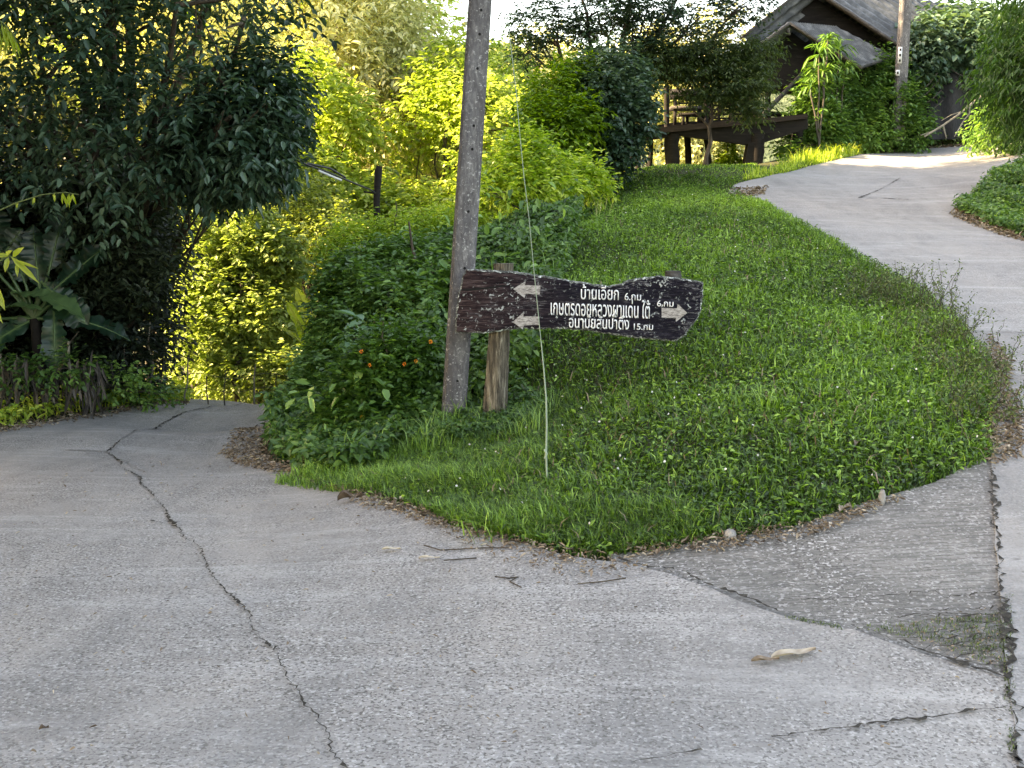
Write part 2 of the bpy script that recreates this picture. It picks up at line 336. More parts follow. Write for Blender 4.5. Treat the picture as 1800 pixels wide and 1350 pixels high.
# ------------------------------------------------------------------ setting: ground and roads
P_ROAD = [(-600,1700),(-700,830),(-300,795),(0,757),(120,735),(250,714),(330,709),(420,705),(500,704),(560,712),(520,740),(470,762),(455,790),(475,812),(560,842),(650,874),(800,928),(900,953),(1000,982),(1090,994),(1130,1000),(1250,1040),(1400,1096),(1500,1112),(1640,1160),(1772,1192),(1790,1350),(1810,1700)]
P_APRON = [(1130,1000),(1090,994),(1060,965),(1150,962),(1300,940),(1400,925),(1500,890),(1640,850),(1742,800),(1752,1000),(1770,1192),(1640,1160),(1500,1112),(1400,1096),(1250,1040)]
P_UP = [(1810,1700),(1790,1350),(1772,1192),(1752,1000),(1742,800),(1748,700),(1730,630),(1690,590),(1630,530),(1560,485),(1480,440),(1420,405),(1350,365),(1280,338),(1290,326),(1340,314),(1420,294),(1500,276),(1570,264),(1680,258),(1800,250),(1900,246),(1900,262),(1860,282),(1800,292),(1745,325),(1700,350),(1678,368),(1730,395),(1800,420),(1950,470),(2400,700),(2700,1200),(2900,1700)]
PR, PA, PU = gpoly(P_ROAD), gpoly(P_APRON), gpoly(P_UP)
ax = np.unique(np.round(np.concatenate([-np.geomspace(10, 900, 22)[::-1], np.arange(-10, 12.01, .16), np.geomspace(12.4, 900, 22)]), 4))
ay = np.unique(np.round(np.concatenate([-np.geomspace(1, 300, 10)[::-1], np.arange(0, 27.01, .16), np.geomspace(27.5, 1500, 28)]), 4))
GXX, GYY = np.meshgrid(ax, ay); GZZ = H(GXX, GYY)
on = pip(GXX, GYY, PR) | pip(GXX, GYY, PA) | pip(GXX, GYY, PU)
GZZ = GZZ - np.where(on, .10, .0) + np.where(on, 0, .012*(vnoise(np.stack([GXX.ravel(), GYY.ravel()], 1), 9, 3).reshape(GXX.shape)-.5))
nx, ny = len(ax), len(ay); I = np.arange(nx*ny).reshape(ny, nx)
gm = MB(); gm.add(np.stack([GXX, GYY, GZZ], -1).reshape(-1,3), np.stack([I[:-1,:-1], I[:-1,1:], I[1:,1:], I[1:,:-1]], -1).reshape(-1,4))
struct(gm.build('ground', M['soil'], smooth=True))

def slab(name, poly, mat, lift, step=.14, skirt=.12):
    poly = np.array(poly); seg = []
    for i in range(len(poly)):
        a, b = poly[i], poly[(i+1) % len(poly)]; k = max(1, int(np.linalg.norm(b-a)/.12))
        for j in range(k): seg.append(a+(b-a)*j/k)
    seg = np.array(seg)
    jit = .018*(vnoise(seg, 14, 5)-.5)[:,None]*2; seg = seg+jit
    lo, hi = poly.min(0), poly.max(0)
    X, Y = np.meshgrid(np.arange(lo[0], hi[0], step), np.arange(lo[1], hi[1], step))
    ins = pip(X, Y, seg); pts = np.stack([X[ins], Y[ins]], 1)
    dm = np.full(len(pts), 9.0)
    for s_ in seg: dm = np.minimum(dm, np.hypot(pts[:,0]-s_[0], pts[:,1]-s_[1]))
    pts = pts[dm > .06]
    allp = [Vector(p) for p in seg]+[Vector(p) for p in pts]; ns = len(seg)
    r = delaunay_2d_cdt(allp, [], [list(range(ns))], 1, 1e-6)
    v2 = np.array([tuple(v) for v in r[0]]); tris = [f for f in r[2] if len(f) == 3]
    z = H(v2[:,0], v2[:,1])+lift
    mb = MB(); T = np.array(tris)
    e1 = v2[T[:,1]]-v2[T[:,0]]; e2 = v2[T[:,2]]-v2[T[:,0]]; neg = (e1[:,0]*e2[:,1]-e1[:,1]*e2[:,0]) < 0
    T[neg] = T[neg][:,::-1]
    mb.add(np.column_stack([v2, z]), tris=T)
    zs = H(seg[:,0], seg[:,1])+lift; n_ = ns
    mb.add(np.concatenate([np.column_stack([seg, zs]), np.column_stack([seg, zs-skirt])]), [[i, (i+1)%n_, n_+(i+1)%n_, n_+i] for i in range(n_)])
    return struct(mb.build(name, mat))
slab('road', PR, M['road'], .012)
slab('road_apron', PA, M['apron'], .004)
slab('road_uphill', PU, M['road_up'], .016)

def crack(mb, pts, w, lift=.022, jit=.02):
    q = ground([p[0] for p in pts], [p[1] for p in pts]); L = []
    for i in range(len(q)-1):
        k = max(2, int(np.linalg.norm(q[i+1]-q[i])/.022))
        for j in range(k): L.append(q[i]+(q[i+1]-q[i])*j/k)
    L = np.array(L); L = L+RNG.normal(size=L.shape)*jit*.35+(vnoise(L, 7, 4)[:,None]-.5)*jit*3
    T = np.gradient(L, axis=0); T /= np.linalg.norm(T, axis=1)[:,None]+1e-9; N = np.stack([-T[:,1], T[:,0]], 1)
    ww = w*(.05+1.5*RNG.random(len(L))**1.6*np.clip(vnoise(L, 4, 9)*1.7-.35, .04, 1.3))[:,None]
    A = L+N*ww; B = L-N*ww; n_ = len(L)
    V = np.concatenate([np.column_stack([A, H(A[:,0], A[:,1])+lift]), np.column_stack([B, H(B[:,0], B[:,1])+lift])])
    mb.add(V, [[i, i+1, n_+i+1, n_+i] for i in range(n_-1)])
cr = MB()
crack(cr, [(620,1400),(600,1350),(575,1290),(545,1255),(510,1215),(485,1160),(455,1110),(415,1070),(375,1015),(340,965),(310,930),(285,895),(255,862),(225,830),(190,797)], .012)
crack(cr, [(190,797),(215,775),(250,758),(285,745),(320,728),(370,718),(430,710)], .016)
crack(cr, [(1080,985),(1130,1000),(1190,1010),(1250,1036),(1320,1062),(1400,1094),(1500,1110),(1600,1140),(1700,1180),(1772,1194)], .021)
crack(cr, [(1742,830),(1747,880),(1752,960),(1758,1040),(1766,1110),(1774,1190),(1782,1270),(1788,1350),(1792,1420)], .014, jit=.03)
crack(cr, [(1762,1060),(1775,1100),(1772,1140),(1780,1180),(1772,1200)], .028, jit=.04)
crack(cr, [(1378,1063),(1460,1061),(1540,1057),(1600,1052),(1640,1050),(1655,1060),(1700,1054),(1755,1045)], .012)
crack(cr, [(1495,1110),(1560,1100),(1600,1090),(1640,1095),(1700,1090),(1760,1085)], .010)
crack(cr, [(1360,1303),(1440,1295),(1520,1285),(1600,1273),(1700,1262),(1775,1252)], .008, jit=.012)
crack(cr, [(1110,1350),(1180,1338),(1245,1326)], .006, jit=.012)
crack(cr, [(0,1023),(100,1022),(200,1018),(268,1019)], .005, jit=.012)
crack(cr, [(1510,350),(1540,338),(1565,325),(1580,316)], .02)
crack(cr, [(1515,350),(1560,351),(1600,353)], .02)
crack(cr, [(1700,586),(1800,589),(1900,592)], .010, jit=.01)
crack(cr, [(265,920),(290,925)], .008); crack(cr, [(330,945),(355,952)], .006); crack(cr, [(365,960),(400,957)], .006)
for _k in range(9):
    y0 = 1088+_k*11; x0 = 1520+_k*22; crack(cr, [(x0, y0+RNG.normal()*3), ((x0+1765)/2, y0-6+RNG.normal()*4), (1762, y0-12+RNG.normal()*4)], .006, jit=.03)
struct(cr.build('road_cracks', M['crack']))
pt = MB()
for pl, w_ in (([(190,797),(215,775),(250,758),(285,745)], .035), ([(120,793),(190,797),(215,812),(240,825),(262,835)], .035), ([(1300,958),(1310,957)], .01)):
    crack(pt, pl, w_, lift=.017, jit=.03)
struct(pt.build('road_patches', M['patch']))

# distant wooded hills
hm = MB()
hx = np.linspace(-420, 420, 170); hy = np.linspace(0, 200, 24)
HX, HY = np.meshgrid(hx, hy)
ridge = np.interp(HX, [-420,-160,-60,-12,5,40,90,160,420], [110,70,44,33,32,30,34,60,110])
prof = np.clip(HY/70, 0, 1)**.8
HZ = -30+(ridge+30)*prof+3*(vnoise(np.stack([HX.ravel(), HY.ravel()], 1), .12, 8).reshape(HX.shape)-.5)
IH = np.arange(HX.size).reshape(HX.shape)
hm.add(np.stack([HX, HY+140, HZ], -1).reshape(-1,3), np.stack([IH[:-1,:-1], IH[:-1,1:], IH[1:,1:], IH[1:,:-1]], -1).reshape(-1,4))
struct(hm.build('hills', M['hill'], smooth=True))

# ------------------------------------------------------------------ foliage builders
def unit(n): v = RNG.normal(size=(n,3)); return v/np.linalg.norm(v, axis=1)[:,None]
def crown(mb, ells, twigs, per, L, W, droop=.25, tl=.45, shell=.45, gap=.38, gf=2.2, fold=.2, curl=.1, tint=.5, tv=.25, seed=1, mat=0, flat=1.0, up=.15, patch=.35):
    """sprays of leaves through ellipsoids [(centre, (rx,ry,rz))]"""
    vol = np.array([r[0]*r[1]*r[2] for c, r in ells])**.72; vol /= vol.sum()
    k = RNG.choice(len(ells), twigs, p=vol)
    C = np.array([tuple(e[0]) for e in ells])[k]; RR = np.array([e[1] for e in ells])[k]
    d = unit(twigs); rad = shell+(1-shell)*RNG.random((twigs,1))**.6
    lump = .82+.36*vnoise(d*2.2+k[:,None]*3.1, 2.0, seed+5)[:,None]
    A = C+d*RR*rad*lump
    nz = vnoise(A, gf, seed); keep = nz > gap
    A, d, nz, k = A[keep], d[keep], nz[keep], k[keep]; n_ = len(A)
    td = d*.55+unit(n_)*.8+np.array([0,0,up-droop*.6]); td[:,2] *= flat; td /= np.linalg.norm(td, axis=1)[:,None]
    tt = tint+(vnoise(A, gf*.6, seed+2)-.5)*patch*2+RNG.normal(size=n_)*.06
    B, D, N, T = [], [], [], []
    for j in range(per):
        s_ = (j+.5)/per; sideways = np.cross(td, np.array([0,0,1.0])); sideways /= np.linalg.norm(sideways, axis=1)[:,None]+1e-6
        sg = 1 if j % 2 else -1
        B.append(A+td*tl*s_*(.7+.6*RNG.random((n_,1)))); D.append(td*.55+sideways*sg*.75+unit(n_)*.35+np.array([0,0,-droop]))
        N.append(unit(n_)*.55+np.array([0,0,1.0])); T.append(tt+RNG.normal(size=n_)*tv*.6)
    B, D, N, T = map(np.concatenate, (B, D, N, T)); sz = .65+.6*RNG.random(len(B))
    mb.leaves(B, D, N, L*sz, W*sz, np.clip(T, 0, 1), fold, curl, mat)
    return mb
def bend_line(a, b, k=6, wob=.08, sag=0):
    a = np.array(tuple(a)); b = np.array(tuple(b)); t = np.linspace(0, 1, k)[:,None]; L = np.linalg.norm(b-a)
    p = a+(b-a)*t; p[1:-1] += RNG.normal(size=(k-2,3))*wob*L*.4; p[:,2] += -sag*np.sin(t[:,0]*math.pi); return p
def tree(name, label, base, ells, mat, twigs, per, L, W, trunk_r=.15, bark=None, cat='tree', group=None, fork=.45, lean=(0,0), part='crown', limbs=True, stem='trunk', **kw):
    base = Vector((base[0], base[1], Hf(base[0], base[1])-.05)) if len(base) == 2 else Vector(base)
    t = thing(name, label, cat, base, group); bark = bark or M['bark']
    mb = MB(); cs = np.array([tuple(e[0]) for e in ells]); top = cs.mean(0); top[2] = max(cs[:,2].max()*.5+cs[:,2].mean()*.5, base.z+1)
    tr = bend_line(base, top, 9, .03); tr[0] = tuple(base)
    mb.tube(tr, np.linspace(trunk_r, trunk_r*.3, 9)*np.array([1.35]+[1]*8), 9)
    if limbs:
        for c, r in ells:
            i = min(8, max(2, int(fork*8)+random.randint(-1, 1))); b = np.array(tuple(c))
            l = bend_line(tr[i], b, 7, .05); mb.tube(l, np.linspace(trunk_r*.5, trunk_r*.14, 7), 6)
            for q in range(4):
                e = b+unit(1)[0]*np.array(r)*.8; mb.tube(bend_line(l[random.randint(3,6)], e, 5, .08), np.linspace(trunk_r*.18, .006, 5), 4)
    mb.build(stem, bark, t, smooth=True)
    crown(MBc := MB(), ells, twigs, per, L, W, **kw); MBc.build(part, mat, t)
    return t
def E(px, py, y, r): 
    return (at(px, py, y), r if isinstance(r, tuple) else (r, r, r))
def poly_scatter(poly_px, n, dens_pow=0.0):
    """random ground points inside a pixel outline's footprint on the ground, uniform per area"""
    G = gpoly(poly_px); lo, hi = G.min(0), G.max(0); out = []
    tot = 0
    while tot < n:
        q = lo+(hi-lo)*RNG.random((n*2, 2)); q = q[pip(q[:,0], q[:,1], G)]
        if dens_pow: q = q[RNG.random(len(q)) < (lo[1]/q[:,1])**dens_pow]
        out.append(q); tot += len(q)
    return np.concatenate(out)[:n]

def world_scatter(poly, n):
    lo, hi = poly.min(0), poly.max(0); q = lo+(hi-lo)*RNG.random((n*4,2)); q = q[pip(q[:,0], q[:,1], poly)]; return q[:n]
# ------------------------------------------------------------------ lawn (stuff)
def blades_at(mb, q, hmin, hmax, wd, tint0, seed, bendmax=1.0, lift=0.0):
    n_ = len(q); z = H(q[:,0], q[:,1])
    an = RNG.random(n_)*6.283; d = np.stack([np.cos(an), np.sin(an), 0*an], 1)
    big = vnoise(q, 1.3, seed); fine = vnoise(q, 6, seed+1)
    hh = (hmin+(hmax-hmin)*RNG.random(n_)**1.3)*(.55+.9*fine)
    t = tint0+(big-.5)*.75+(vnoise(q, .55, seed+9)-.5)*.5+(fine-.5)*.45+RNG.normal(size=n_)*.30
    hh = hh*(.55+.9*vnoise(q, .8, seed+4))
    mb.blades(np.column_stack([q, z-.01+lift]), d, hh, wd*(.6+.8*RNG.random(n_)), .25+RNG.random(n_)*bendmax, np.clip(t, 0, 1))
P_LAWN = [(640,880),(660,872),(800,928),(900,953),(1000,976),(1090,978),(1200,962),(1300,945),(1400,930),(1500,895),(1640,850),(1740,812),(1748,700),(1740,630),(1700,585),(1640,525),(1560,475),(1480,432),(1420,398),(1350,360),(1290,335),(1300,318),(1200,308),(1100,312),(1000,345),(930,380),(880,420),(860,600),(860,760),(760,800),(640,840)]
lawn = MB()
q = poly_scatter(P_LAWN, 190000, .9)
blades_at(lawn, q, .025, .12, .0095, .44, 21)
_q = world_scatter(np.array([(1.3,17.2),(4.2,17.8),(4.6,20.2),(4.9,22.6),(3.4,22.9),(1.2,22),(.8,19)]), 26000); _q = _q[~pip(_q[:,0], _q[:,1], PU)]
blades_at(lawn, _q, .02, .075, .014, .44, 21)
# broad clover-like leaves between blades
q = poly_scatter(P_LAWN, 90000, .8); n_ = len(q); big = vnoise(q, 1.3, 21)
B = np.column_stack([q, H(q[:,0], q[:,1])+.015+.05*RNG.random(n_)*(.5+vnoise(q, 6, 22))])
D = unit(n_)*np.array([1,1,.35]); lawn.leaves(B, D, unit(n_)*.6+np.array([0,0,1.]), .022+.034*RNG.random(n_), .013+.016*RNG.random(n_), np.clip(.45+(big-.5)*.6+RNG.normal(size=n_)*.3, 0, 1), .2, .25)
# taller fringe at the front and along the foot of the bank
for pl, k, h0, h1 in (([(650,868),(800,925),(950,962),(1100,975),(1240,950),(1200,900),(1000,900),(840,850),(700,820)], 24000, .04, .13),
                      ([(1290,340),(1350,362),(1480,440),(1560,485),(1640,530),(1620,540),(1540,500),(1460,455),(1340,375)], 5000, .06, .16)):
    blades_at(lawn, poly_scatter(pl, k), h0, h1, .0065, .50, 21, .8)
tc = poly_scatter(P_LAWN, 150, .5)
tq = np.repeat(tc, 60, 0)+RNG.normal(size=(9000,2))*np.repeat(.03+.09*RNG.random(150), 60)[:,None]
blades_at(lawn, tq[~pip(tq[:,0], tq[:,1], PU)], .05, .19, .008, .55, 21)
q = poly_scatter(P_LAWN, 3500, .8); q = q[vnoise(q, 2.2, 91) > .45]; n_ = len(q); an = RNG.random(n_)*6.283
lawn.blades(np.column_stack([q, H(q[:,0], q[:,1])+.02]), np.stack([np.cos(an), np.sin(an), 0*an], 1), .05+.09*RNG.random(n_), .005+.004*RNG.random(n_), .6+.5*RNG.random(n_), .2+.4*RNG.random(n_), mat=1)
stuff(lawn.build('lawn', [M['grass'], M['dry']]), 'shaded green lawn of short mixed grass on the mound between the two roads', 'grass')
fl = MB(); q = poly_scatter(P_LAWN, 520, .6); n_ = len(q)
fl.leaves(np.column_stack([q, H(q[:,0], q[:,1])+.06+.04*RNG.random(n_)]), unit(n_), unit(n_)+np.array([0,-.5,1.]), .018, .016, RNG.random(n_))
stuff(fl.build('lawn_flowers', M['white']), 'tiny white flowers sprinkled through the lawn', 'flowers')

# ------------------------------------------------------------------ bank ground cover (stuff)
P_BANK = [(470,800),(480,815),(560,842),(650,874),(700,860),(800,800),(880,760),(900,640),(900,440),(1000,345),(1080,322),(1050,316),(930,335),(800,380),(640,430),(560,500),(500,640),(500,720),(470,760)]
def weeds(mb, q, hmax, L, tint0, seed, hmin=.03):
    n_ = len(q); hn = vnoise(q, 2.3, seed); h2 = vnoise(q, 7, seed+3)
    hh = (hmin+hmax*hn*(.45+.75*h2))*np.sqrt(RNG.random(n_))
    B = np.column_stack([q, H(q[:,0], q[:,1])+hh]); B[:,:2] += RNG.normal(size=(n_,2))*.03
    t = tint0+(hn-.5)*.35+(vnoise(B, 3, seed+1)-.5)*.5+RNG.normal(size=n_)*.16
    mb.leaves(B, unit(n_)*np.array([1,1,.5])+np.array([0,-.25,-.15]), unit(n_)*.6+np.array([0,-.35,.8]), L*(.55+.8*RNG.random(n_)), L*.58*(.6+.7*RNG.random(n_)), np.clip(t, 0, 1), .2, .2)
bk = MB()
GB = np.array([(-2.3,10.0),(-2.05,9.2),(-1.6,8.2),(-1.1,7.9),(-.85,8.75),(-.3,9.0),(.15,9.1),(.25,10.2),(.6,12.0),(.9,14.5),(1.6,18.6),(.2,18.4),(-1.6,15.6),(-2.5,13.4),(-2.35,12.0)])
weeds(bk, world_scatter(GB, 90000), .62, .075, .45, 41)
weeds(bk, world_scatter(np.array([(-2.2,10.4),(-1.95,9.6),(-1.3,8.8),(-.6,9.4),(-.9,11.2),(-1.6,13),(-2.3,12.8)]), 60000), .95, .07, .40, 44)
_q = world_scatter(GB, 1400); _q = _q[(_q[:,1] < 13)]; blades_at(bk, _q, .12, .50, .008, .6, 46, .8)
_q = world_scatter(GB, 260); n_ = len(_q); bk.leaves(np.column_stack([_q, H(_q[:,0], _q[:,1])+.35+.3*RNG.random(n_)]), unit(n_)+np.array([0,-.6,-.2]), unit(n_)*.4+np.array([0,-.4,1.]), .09+.07*RNG.random(n_), .05+.035*RNG.random(n_), np.clip(.6+RNG.normal(size=n_)*.2, 0, 1), .2, .2)
stuff(bk.build('bank_weeds', M['weed']), 'dense dark green ground cover climbing the cut bank left of the sign', 'weeds')
bg_ = MB(); blades_at(bg_, world_scatter(np.array([(-1.8,7.9),(-.9,7.0),(.2,6.6),(.6,8.6),(-.5,9.0),(-1.4,8.5)]), 22000), .04, .17, .0065, .48, 21)
stuff(bg_.build('verge_grass', M['grass']), 'long bright grass at the foot of the sign post', 'grass')

ft = MB(); weeds(ft, world_scatter(np.array([(-.80,8.75),(-.78,8.35),(-.35,8.2),(.10,8.2),(.22,8.5),(.1,8.95),(-.3,8.95)]), 2600), .26, .055, .42, 47)
blades_at(ft, world_scatter(np.array([(-.9,8.7),(-.8,8.1),(.2,7.9),(.4,8.6),(.1,8.9)]), 1500), .08, .26, .007, .5, 48, .9)
stuff(ft.build('verge_weeds', M['weed']), 'tangled weeds around the feet of the pole and the sign post', 'weeds')
# verges elsewhere
def verge(name, px, n_, hmax, L, tint0, mat, label, seed, blades=0):
    mb = MB(); weeds(mb, poly_scatter(px, n_), hmax, L, tint0, seed)
    if blades: blades_at(mb, poly_scatter(px, blades), .08, .3, .012, tint0+.1, seed)
    return stuff(mb.build(name, mat), label, 'weeds')
verge('road_verge', [(-60,765),(0,757),(120,733),(250,713),(330,708),(330,697),(240,700),(100,715),(-60,735)], 9000, .35, .07, .6, M['limeleaf'], 'yellow green weeds along the outer edge of the left road', 61, 1500)
verge('road_verge', [(250,713),(330,708),(420,704),(520,704),(520,690),(420,690),(300,694)], 9000, .30, .07, .6, M['limeleaf'], 'sunlit grass strip under the stake fence beyond the left road', 62, 5000)
verge('road_verge', [(1678,368),(1730,395),(1800,420),(1950,470),(1950,300),(1860,284),(1800,292),(1745,325),(1700,350)], 22000, .42, .07, .45, M['weed'], 'dark green ground cover on the inner corner right of the uphill road', 63)
verge('road_verge', [(1300,318),(1340,314),(1420,294),(1500,276),(1530,268),(1480,262),(1400,284),(1330,306)], 900, .06, .07, .6, M['limeleaf'], 'sunlit grass tufts edging the uphill road below the house', 64, 2600)
verge('road_verge', [(1500,262),(1570,262),(1680,258),(1800,250),(1800,236),(1650,240),(1500,250)], 6000, .3, .09, .45, M['oliveweed'], 'low olive weeds along the far edge of the uphill road', 65)

# leaf litter
lt = MB()
def litter(px, n_, L=.05, pw=0, lift=.02):
    q = poly_scatter(px, n_, pw); n2 = len(q)
    lt.leaves(np.column_stack([q, H(q[:,0], q[:,1])+lift+.02*RNG.random(n2)]), unit(n2)*np.array([1,1,.25]), unit(n2)*.5+np.array([0,0,1.]), L*(.3+.9*RNG.random(n2)**1.5), L*.42*(.3+.8*RNG.random(n2)), np.clip(RNG.normal(size=n2)*.25+.45, 0, 1), .3, .25)
litter([(385,800),(440,755),(500,725),(520,745),(480,790),(500,815),(560,842),(660,876),(600,868),(500,842),(420,822)], 2600, .055)
litter([(560,842),(660,870),(800,925),(900,950),(1000,975),(1000,995),(880,962),(760,930),(640,895)], 700, .045)
litter([(640,870),(900,950),(1100,985),(1150,1010),(1000,1020),(860,985),(720,920)], 520, .04)
litter([(1080,965),(1240,950),(1420,925),(1560,880),(1600,880),(1440,945),(1250,975),(1120,985)], 800, .04)
litter([(1735,700),(1790,690),(1800,800),(1750,830),(1735,800)], 900, .05)
litter([(1740,590),(1780,640),(1770,700),(1740,690)], 450, .05)
litter([(1680,368),(1740,392),(1850,425),(1850,440),(1740,410),(1670,380)], 900, .09)
litter([(1500,268),(1580,262),(1700,258),(1800,250),(1800,240),(1600,246),(1500,258)], 2200, .13)
litter([(1285,334),(1350,330),(1340,345),(1300,350)], 300, .09)
litter([(-50,775),(0,765),(120,745),(250,722),(330,714),(330,708),(120,732),(-50,758)], 900, .07)
litter([(1560,1100),(1750,1080),(1765,1185),(1700,1175),(1600,1140)], 260, .016)
litter([(0,1350),(0,850),(500,760),(1100,1020),(1780,1230),(1780,1350)], 420, .028)
stuff(lt.build('leaf_litter', M['dry']), 'brown dry leaf litter and twigs gathered along the road edges', 'leaf litter')
# weeds growing in the cracks
cw = MB()
for pl, k in (([(1500,1108),(1640,1135),(1770,1188),(1766,1080),(1640,1092),(1560,1100)], 700), ([(1380,1086),(1480,1104),(1480,1112),(1380,1092)], 160), ([(1758,1050),(1780,1050),(1785,1330),(1772,1330)], 500)):
    q = poly_scatter(pl, k*2); q = q[vnoise(q, 9, 77)+.45*RNG.random(len(q)) > .68]; blades_at(cw, q, .006, .022, .004, .45, 71, 1.3, .02)
stuff(cw.build('crack_weeds', M['oliveweed']), 'flattened olive moss and grass in the joints of the concrete', 'weeds')

# ------------------------------------------------------------------ concrete utility pole
def pole(px0, px1, y, name, label, z_top, wb, wt, yaw, holes, group=None):
    b = at(*px0, y); a = at(*px1, y); b.z -= .15
    d = (a-b).normalized(); top = b+d*((z_top-b.z)/d.z)
    t = thing(name, label, 'utility pole', b, group); mb = MB(); k = 26; V = []
    for i in range(k+1):
        f = i/k; c = b+(top-b)*f; wd = wb+(wt-wb)*f; dp = wd*.62
        prof = [(-1,-1),(-.35,-1),(.35,-1),(1,-1),(1,1),(-1,1),(-1,.35),(-.86,.25),(-.86,-.25),(-1,-.35)]
        for x, yy in prof:
            X = x*wd/2; Y = yy*dp/2; V.append((c.x+X*math.cos(yaw)-Y*math.sin(yaw), c.y+X*math.sin(yaw)+Y*math.cos(yaw), c.z))
    m_ = 10; Q = [[i*m_+j, i*m_+(j+1)%m_, (i+1)*m_+(j+1)%m_, (i+1)*m_+j] for i in range(k) for j in range(m_)]
    mb.add(V, Q); mb.add(V[-m_:], [[0,3,4,5]]); mb.build('shaft', M['pole'], t)
    for hz in holes:
        f = (hz-b.z)/(top.z-b.z); c = b+(top-b)*f; wd = wb+(wt-wb)*f; nrm = Vector((math.sin(yaw), -math.cos(yaw), 0))
        p0 = c+nrm*(wd*.31-.02); hb = MB(); hb.tube([p0, p0+nrm*.0225], .011, 12); hb.build('hole', M['hole'], t)  # black plugs on the face stand in for the shade inside bolt holes
    return t, b, top
Y_POLE = 8.8
hz = [at(848,20,Y_POLE).z, at(845,62,Y_POLE).z, at(841,122,Y_POLE).z, at(834,222,Y_POLE).z, at(831,263,Y_POLE).z, at(823,372,Y_POLE).z, at(816,471,Y_POLE).z, at(800,668,Y_POLE).z]
pole((794,744), (844,0), Y_POLE, 'utility_pole', 'tall lichen spotted concrete pole with bolt holes leaning beside the wooden sign', 6.2, .184, .136, R(17), hz)
tp, pb, ptop = pole((1578,235), (1592,0), 24.0, 'utility_pole', 'smaller concrete pole with white number plates in the shrubs right of the house', 7.0, .25, .18, R(10), [])
def plate(px, py, w_, h_, nums):
    c = at(px, py, 23.86); mb = MB(); mb.box(c, (w_, .012, h_)); o = mb.build('number_plate', M['plate'], tp)
    for k_, s_ in enumerate(nums):
        mk = MB(); zz = c.z+h_/2-(k_+.5)*h_/len(nums); mk.box((c.x, c.y-.0085, zz), (w_*.45, .004, h_/len(nums)*.45)); mk.build('plate_mark', M['hole'], o)
m, n, bs, out = newmat('plate_white'); bs.inputs['Base Color'].default_value = (.5,.52,.53,1); bs.inputs['Roughness'].default_value = .5; M['plate'] = m
plate(1582, 97, .085, .34, '123'); plate(1578, 128, .085, .12, '1')

# ------------------------------------------------------------------ direction sign
YS = 8.5
OUT = [(800,585),(802,540),(806,515),(811,500),(813,484),(820,473),(850,474),(900,477),(925,480),(950,484),(980,489),(1010,494),(1045,500),(1072,503),(1090,500),(1110,491),(1135,487),(1155,485),(1180,487),(1205,490),(1236,495),(1236,520),(1232,545),(1226,562),(1212,578),(1206,588),(1190,600),(1150,597),(1100,592),(1065,586),(1030,581),(990,578),(955,578),(920,578),(885,582),(860,585),(830,586)]
sb = gp(875,765); sgn = thing('direction_sign', 'dark rough wooden direction board with white lettering and arrows on a split post', 'sign', (sb.x, YS, sb.z))
def lerp2(a, b, t): return (a[0]+(b[0]-a[0])*t, a[1]+(b[1]-a[1])*t)
ol = []
for i in range(len(OUT)):
    a, b = OUT[i], OUT[(i+1) % len(OUT)]; k = max(1, int(math.dist(a, b)/5))
    for j in range(k):
        q_ = lerp2(a, b, j/k); ol.append((q_[0]+random.uniform(-.9,.9), q_[1]+random.uniform(-1.1,1.1)))
fr = [at(p_[0], p_[1], YS) for p_ in ol]; nn = len(fr); cx = sum(p_.x for p_ in fr)/nn; cz = sum(p_.z for p_ in fr)/nn
def inset(p_, i, dist):
    a, b = fr[(i-2) % nn], fr[(i+2) % nn]; tx, tz = b.x-a.x, b.z-a.z; l = math.hypot(tx, tz) or 1
    nxx, nzz = -tz/l, tx/l
    if (cx-p_.x)*nxx*.15+(cz-p_.z)*nzz < 0 and abs(nzz) > .5: nxx, nzz = -nxx, -nzz
    elif abs(nzz) <= .5 and (cx-p_.x)*nxx < 0: nxx, nzz = -nxx, -nzz
    return Vector((p_.x+nxx*dist, p_.y-.008, p_.z+nzz*dist))
inn = [inset(p_, i, .010+random.uniform(-.003,.008)) for i, p_ in enumerate(fr)]
bd = MB()
bd.add([tuple(p_) for p_ in fr]+[tuple(p_) for p_ in inn], [[i, (i+1)%nn, nn+(i+1)%nn, nn+i] for i in range(nn)], mat=1)
bd.add([tuple(p_) for p_ in fr]+[(p_.x, p_.y+.055, p_.z) for p_ in fr], [[i, (i+1)%nn, nn+(i+1)%nn, nn+i] for i in range(nn)], mat=1)
for src, dy, flip in ((inn, 0, 0), (fr, .055, 1)):
    r = delaunay_2d_cdt([Vector((p_.x, p_.z)) for p_ in src], [], [list(range(nn))], 1, 1e-7)
    bd.add([(v[0], src[0].y+dy, v[1]) for v in r[0]], tris=[list(f) for f in r[2]], mat=0)
bd.build('board', [M['sign'], M['rim']], sgn)
gap_ = MB(); g0 = [(812,508),(830,507),(850,505),(875,503),(905,499)]; tops = [at(a_, b_, YS-.0095) for a_, b_ in g0]; bots = [at(a_, b_+h_, YS-.0095) for (a_, b_), h_ in zip(g0, (3,3.5,3.5,2.5,.6))]
gap_.add([tuple(v) for v in tops+bots], [[i, i+1, 6+i, 5+i] for i in range(4)]); gap_.build('split', M['hole'], sgn)
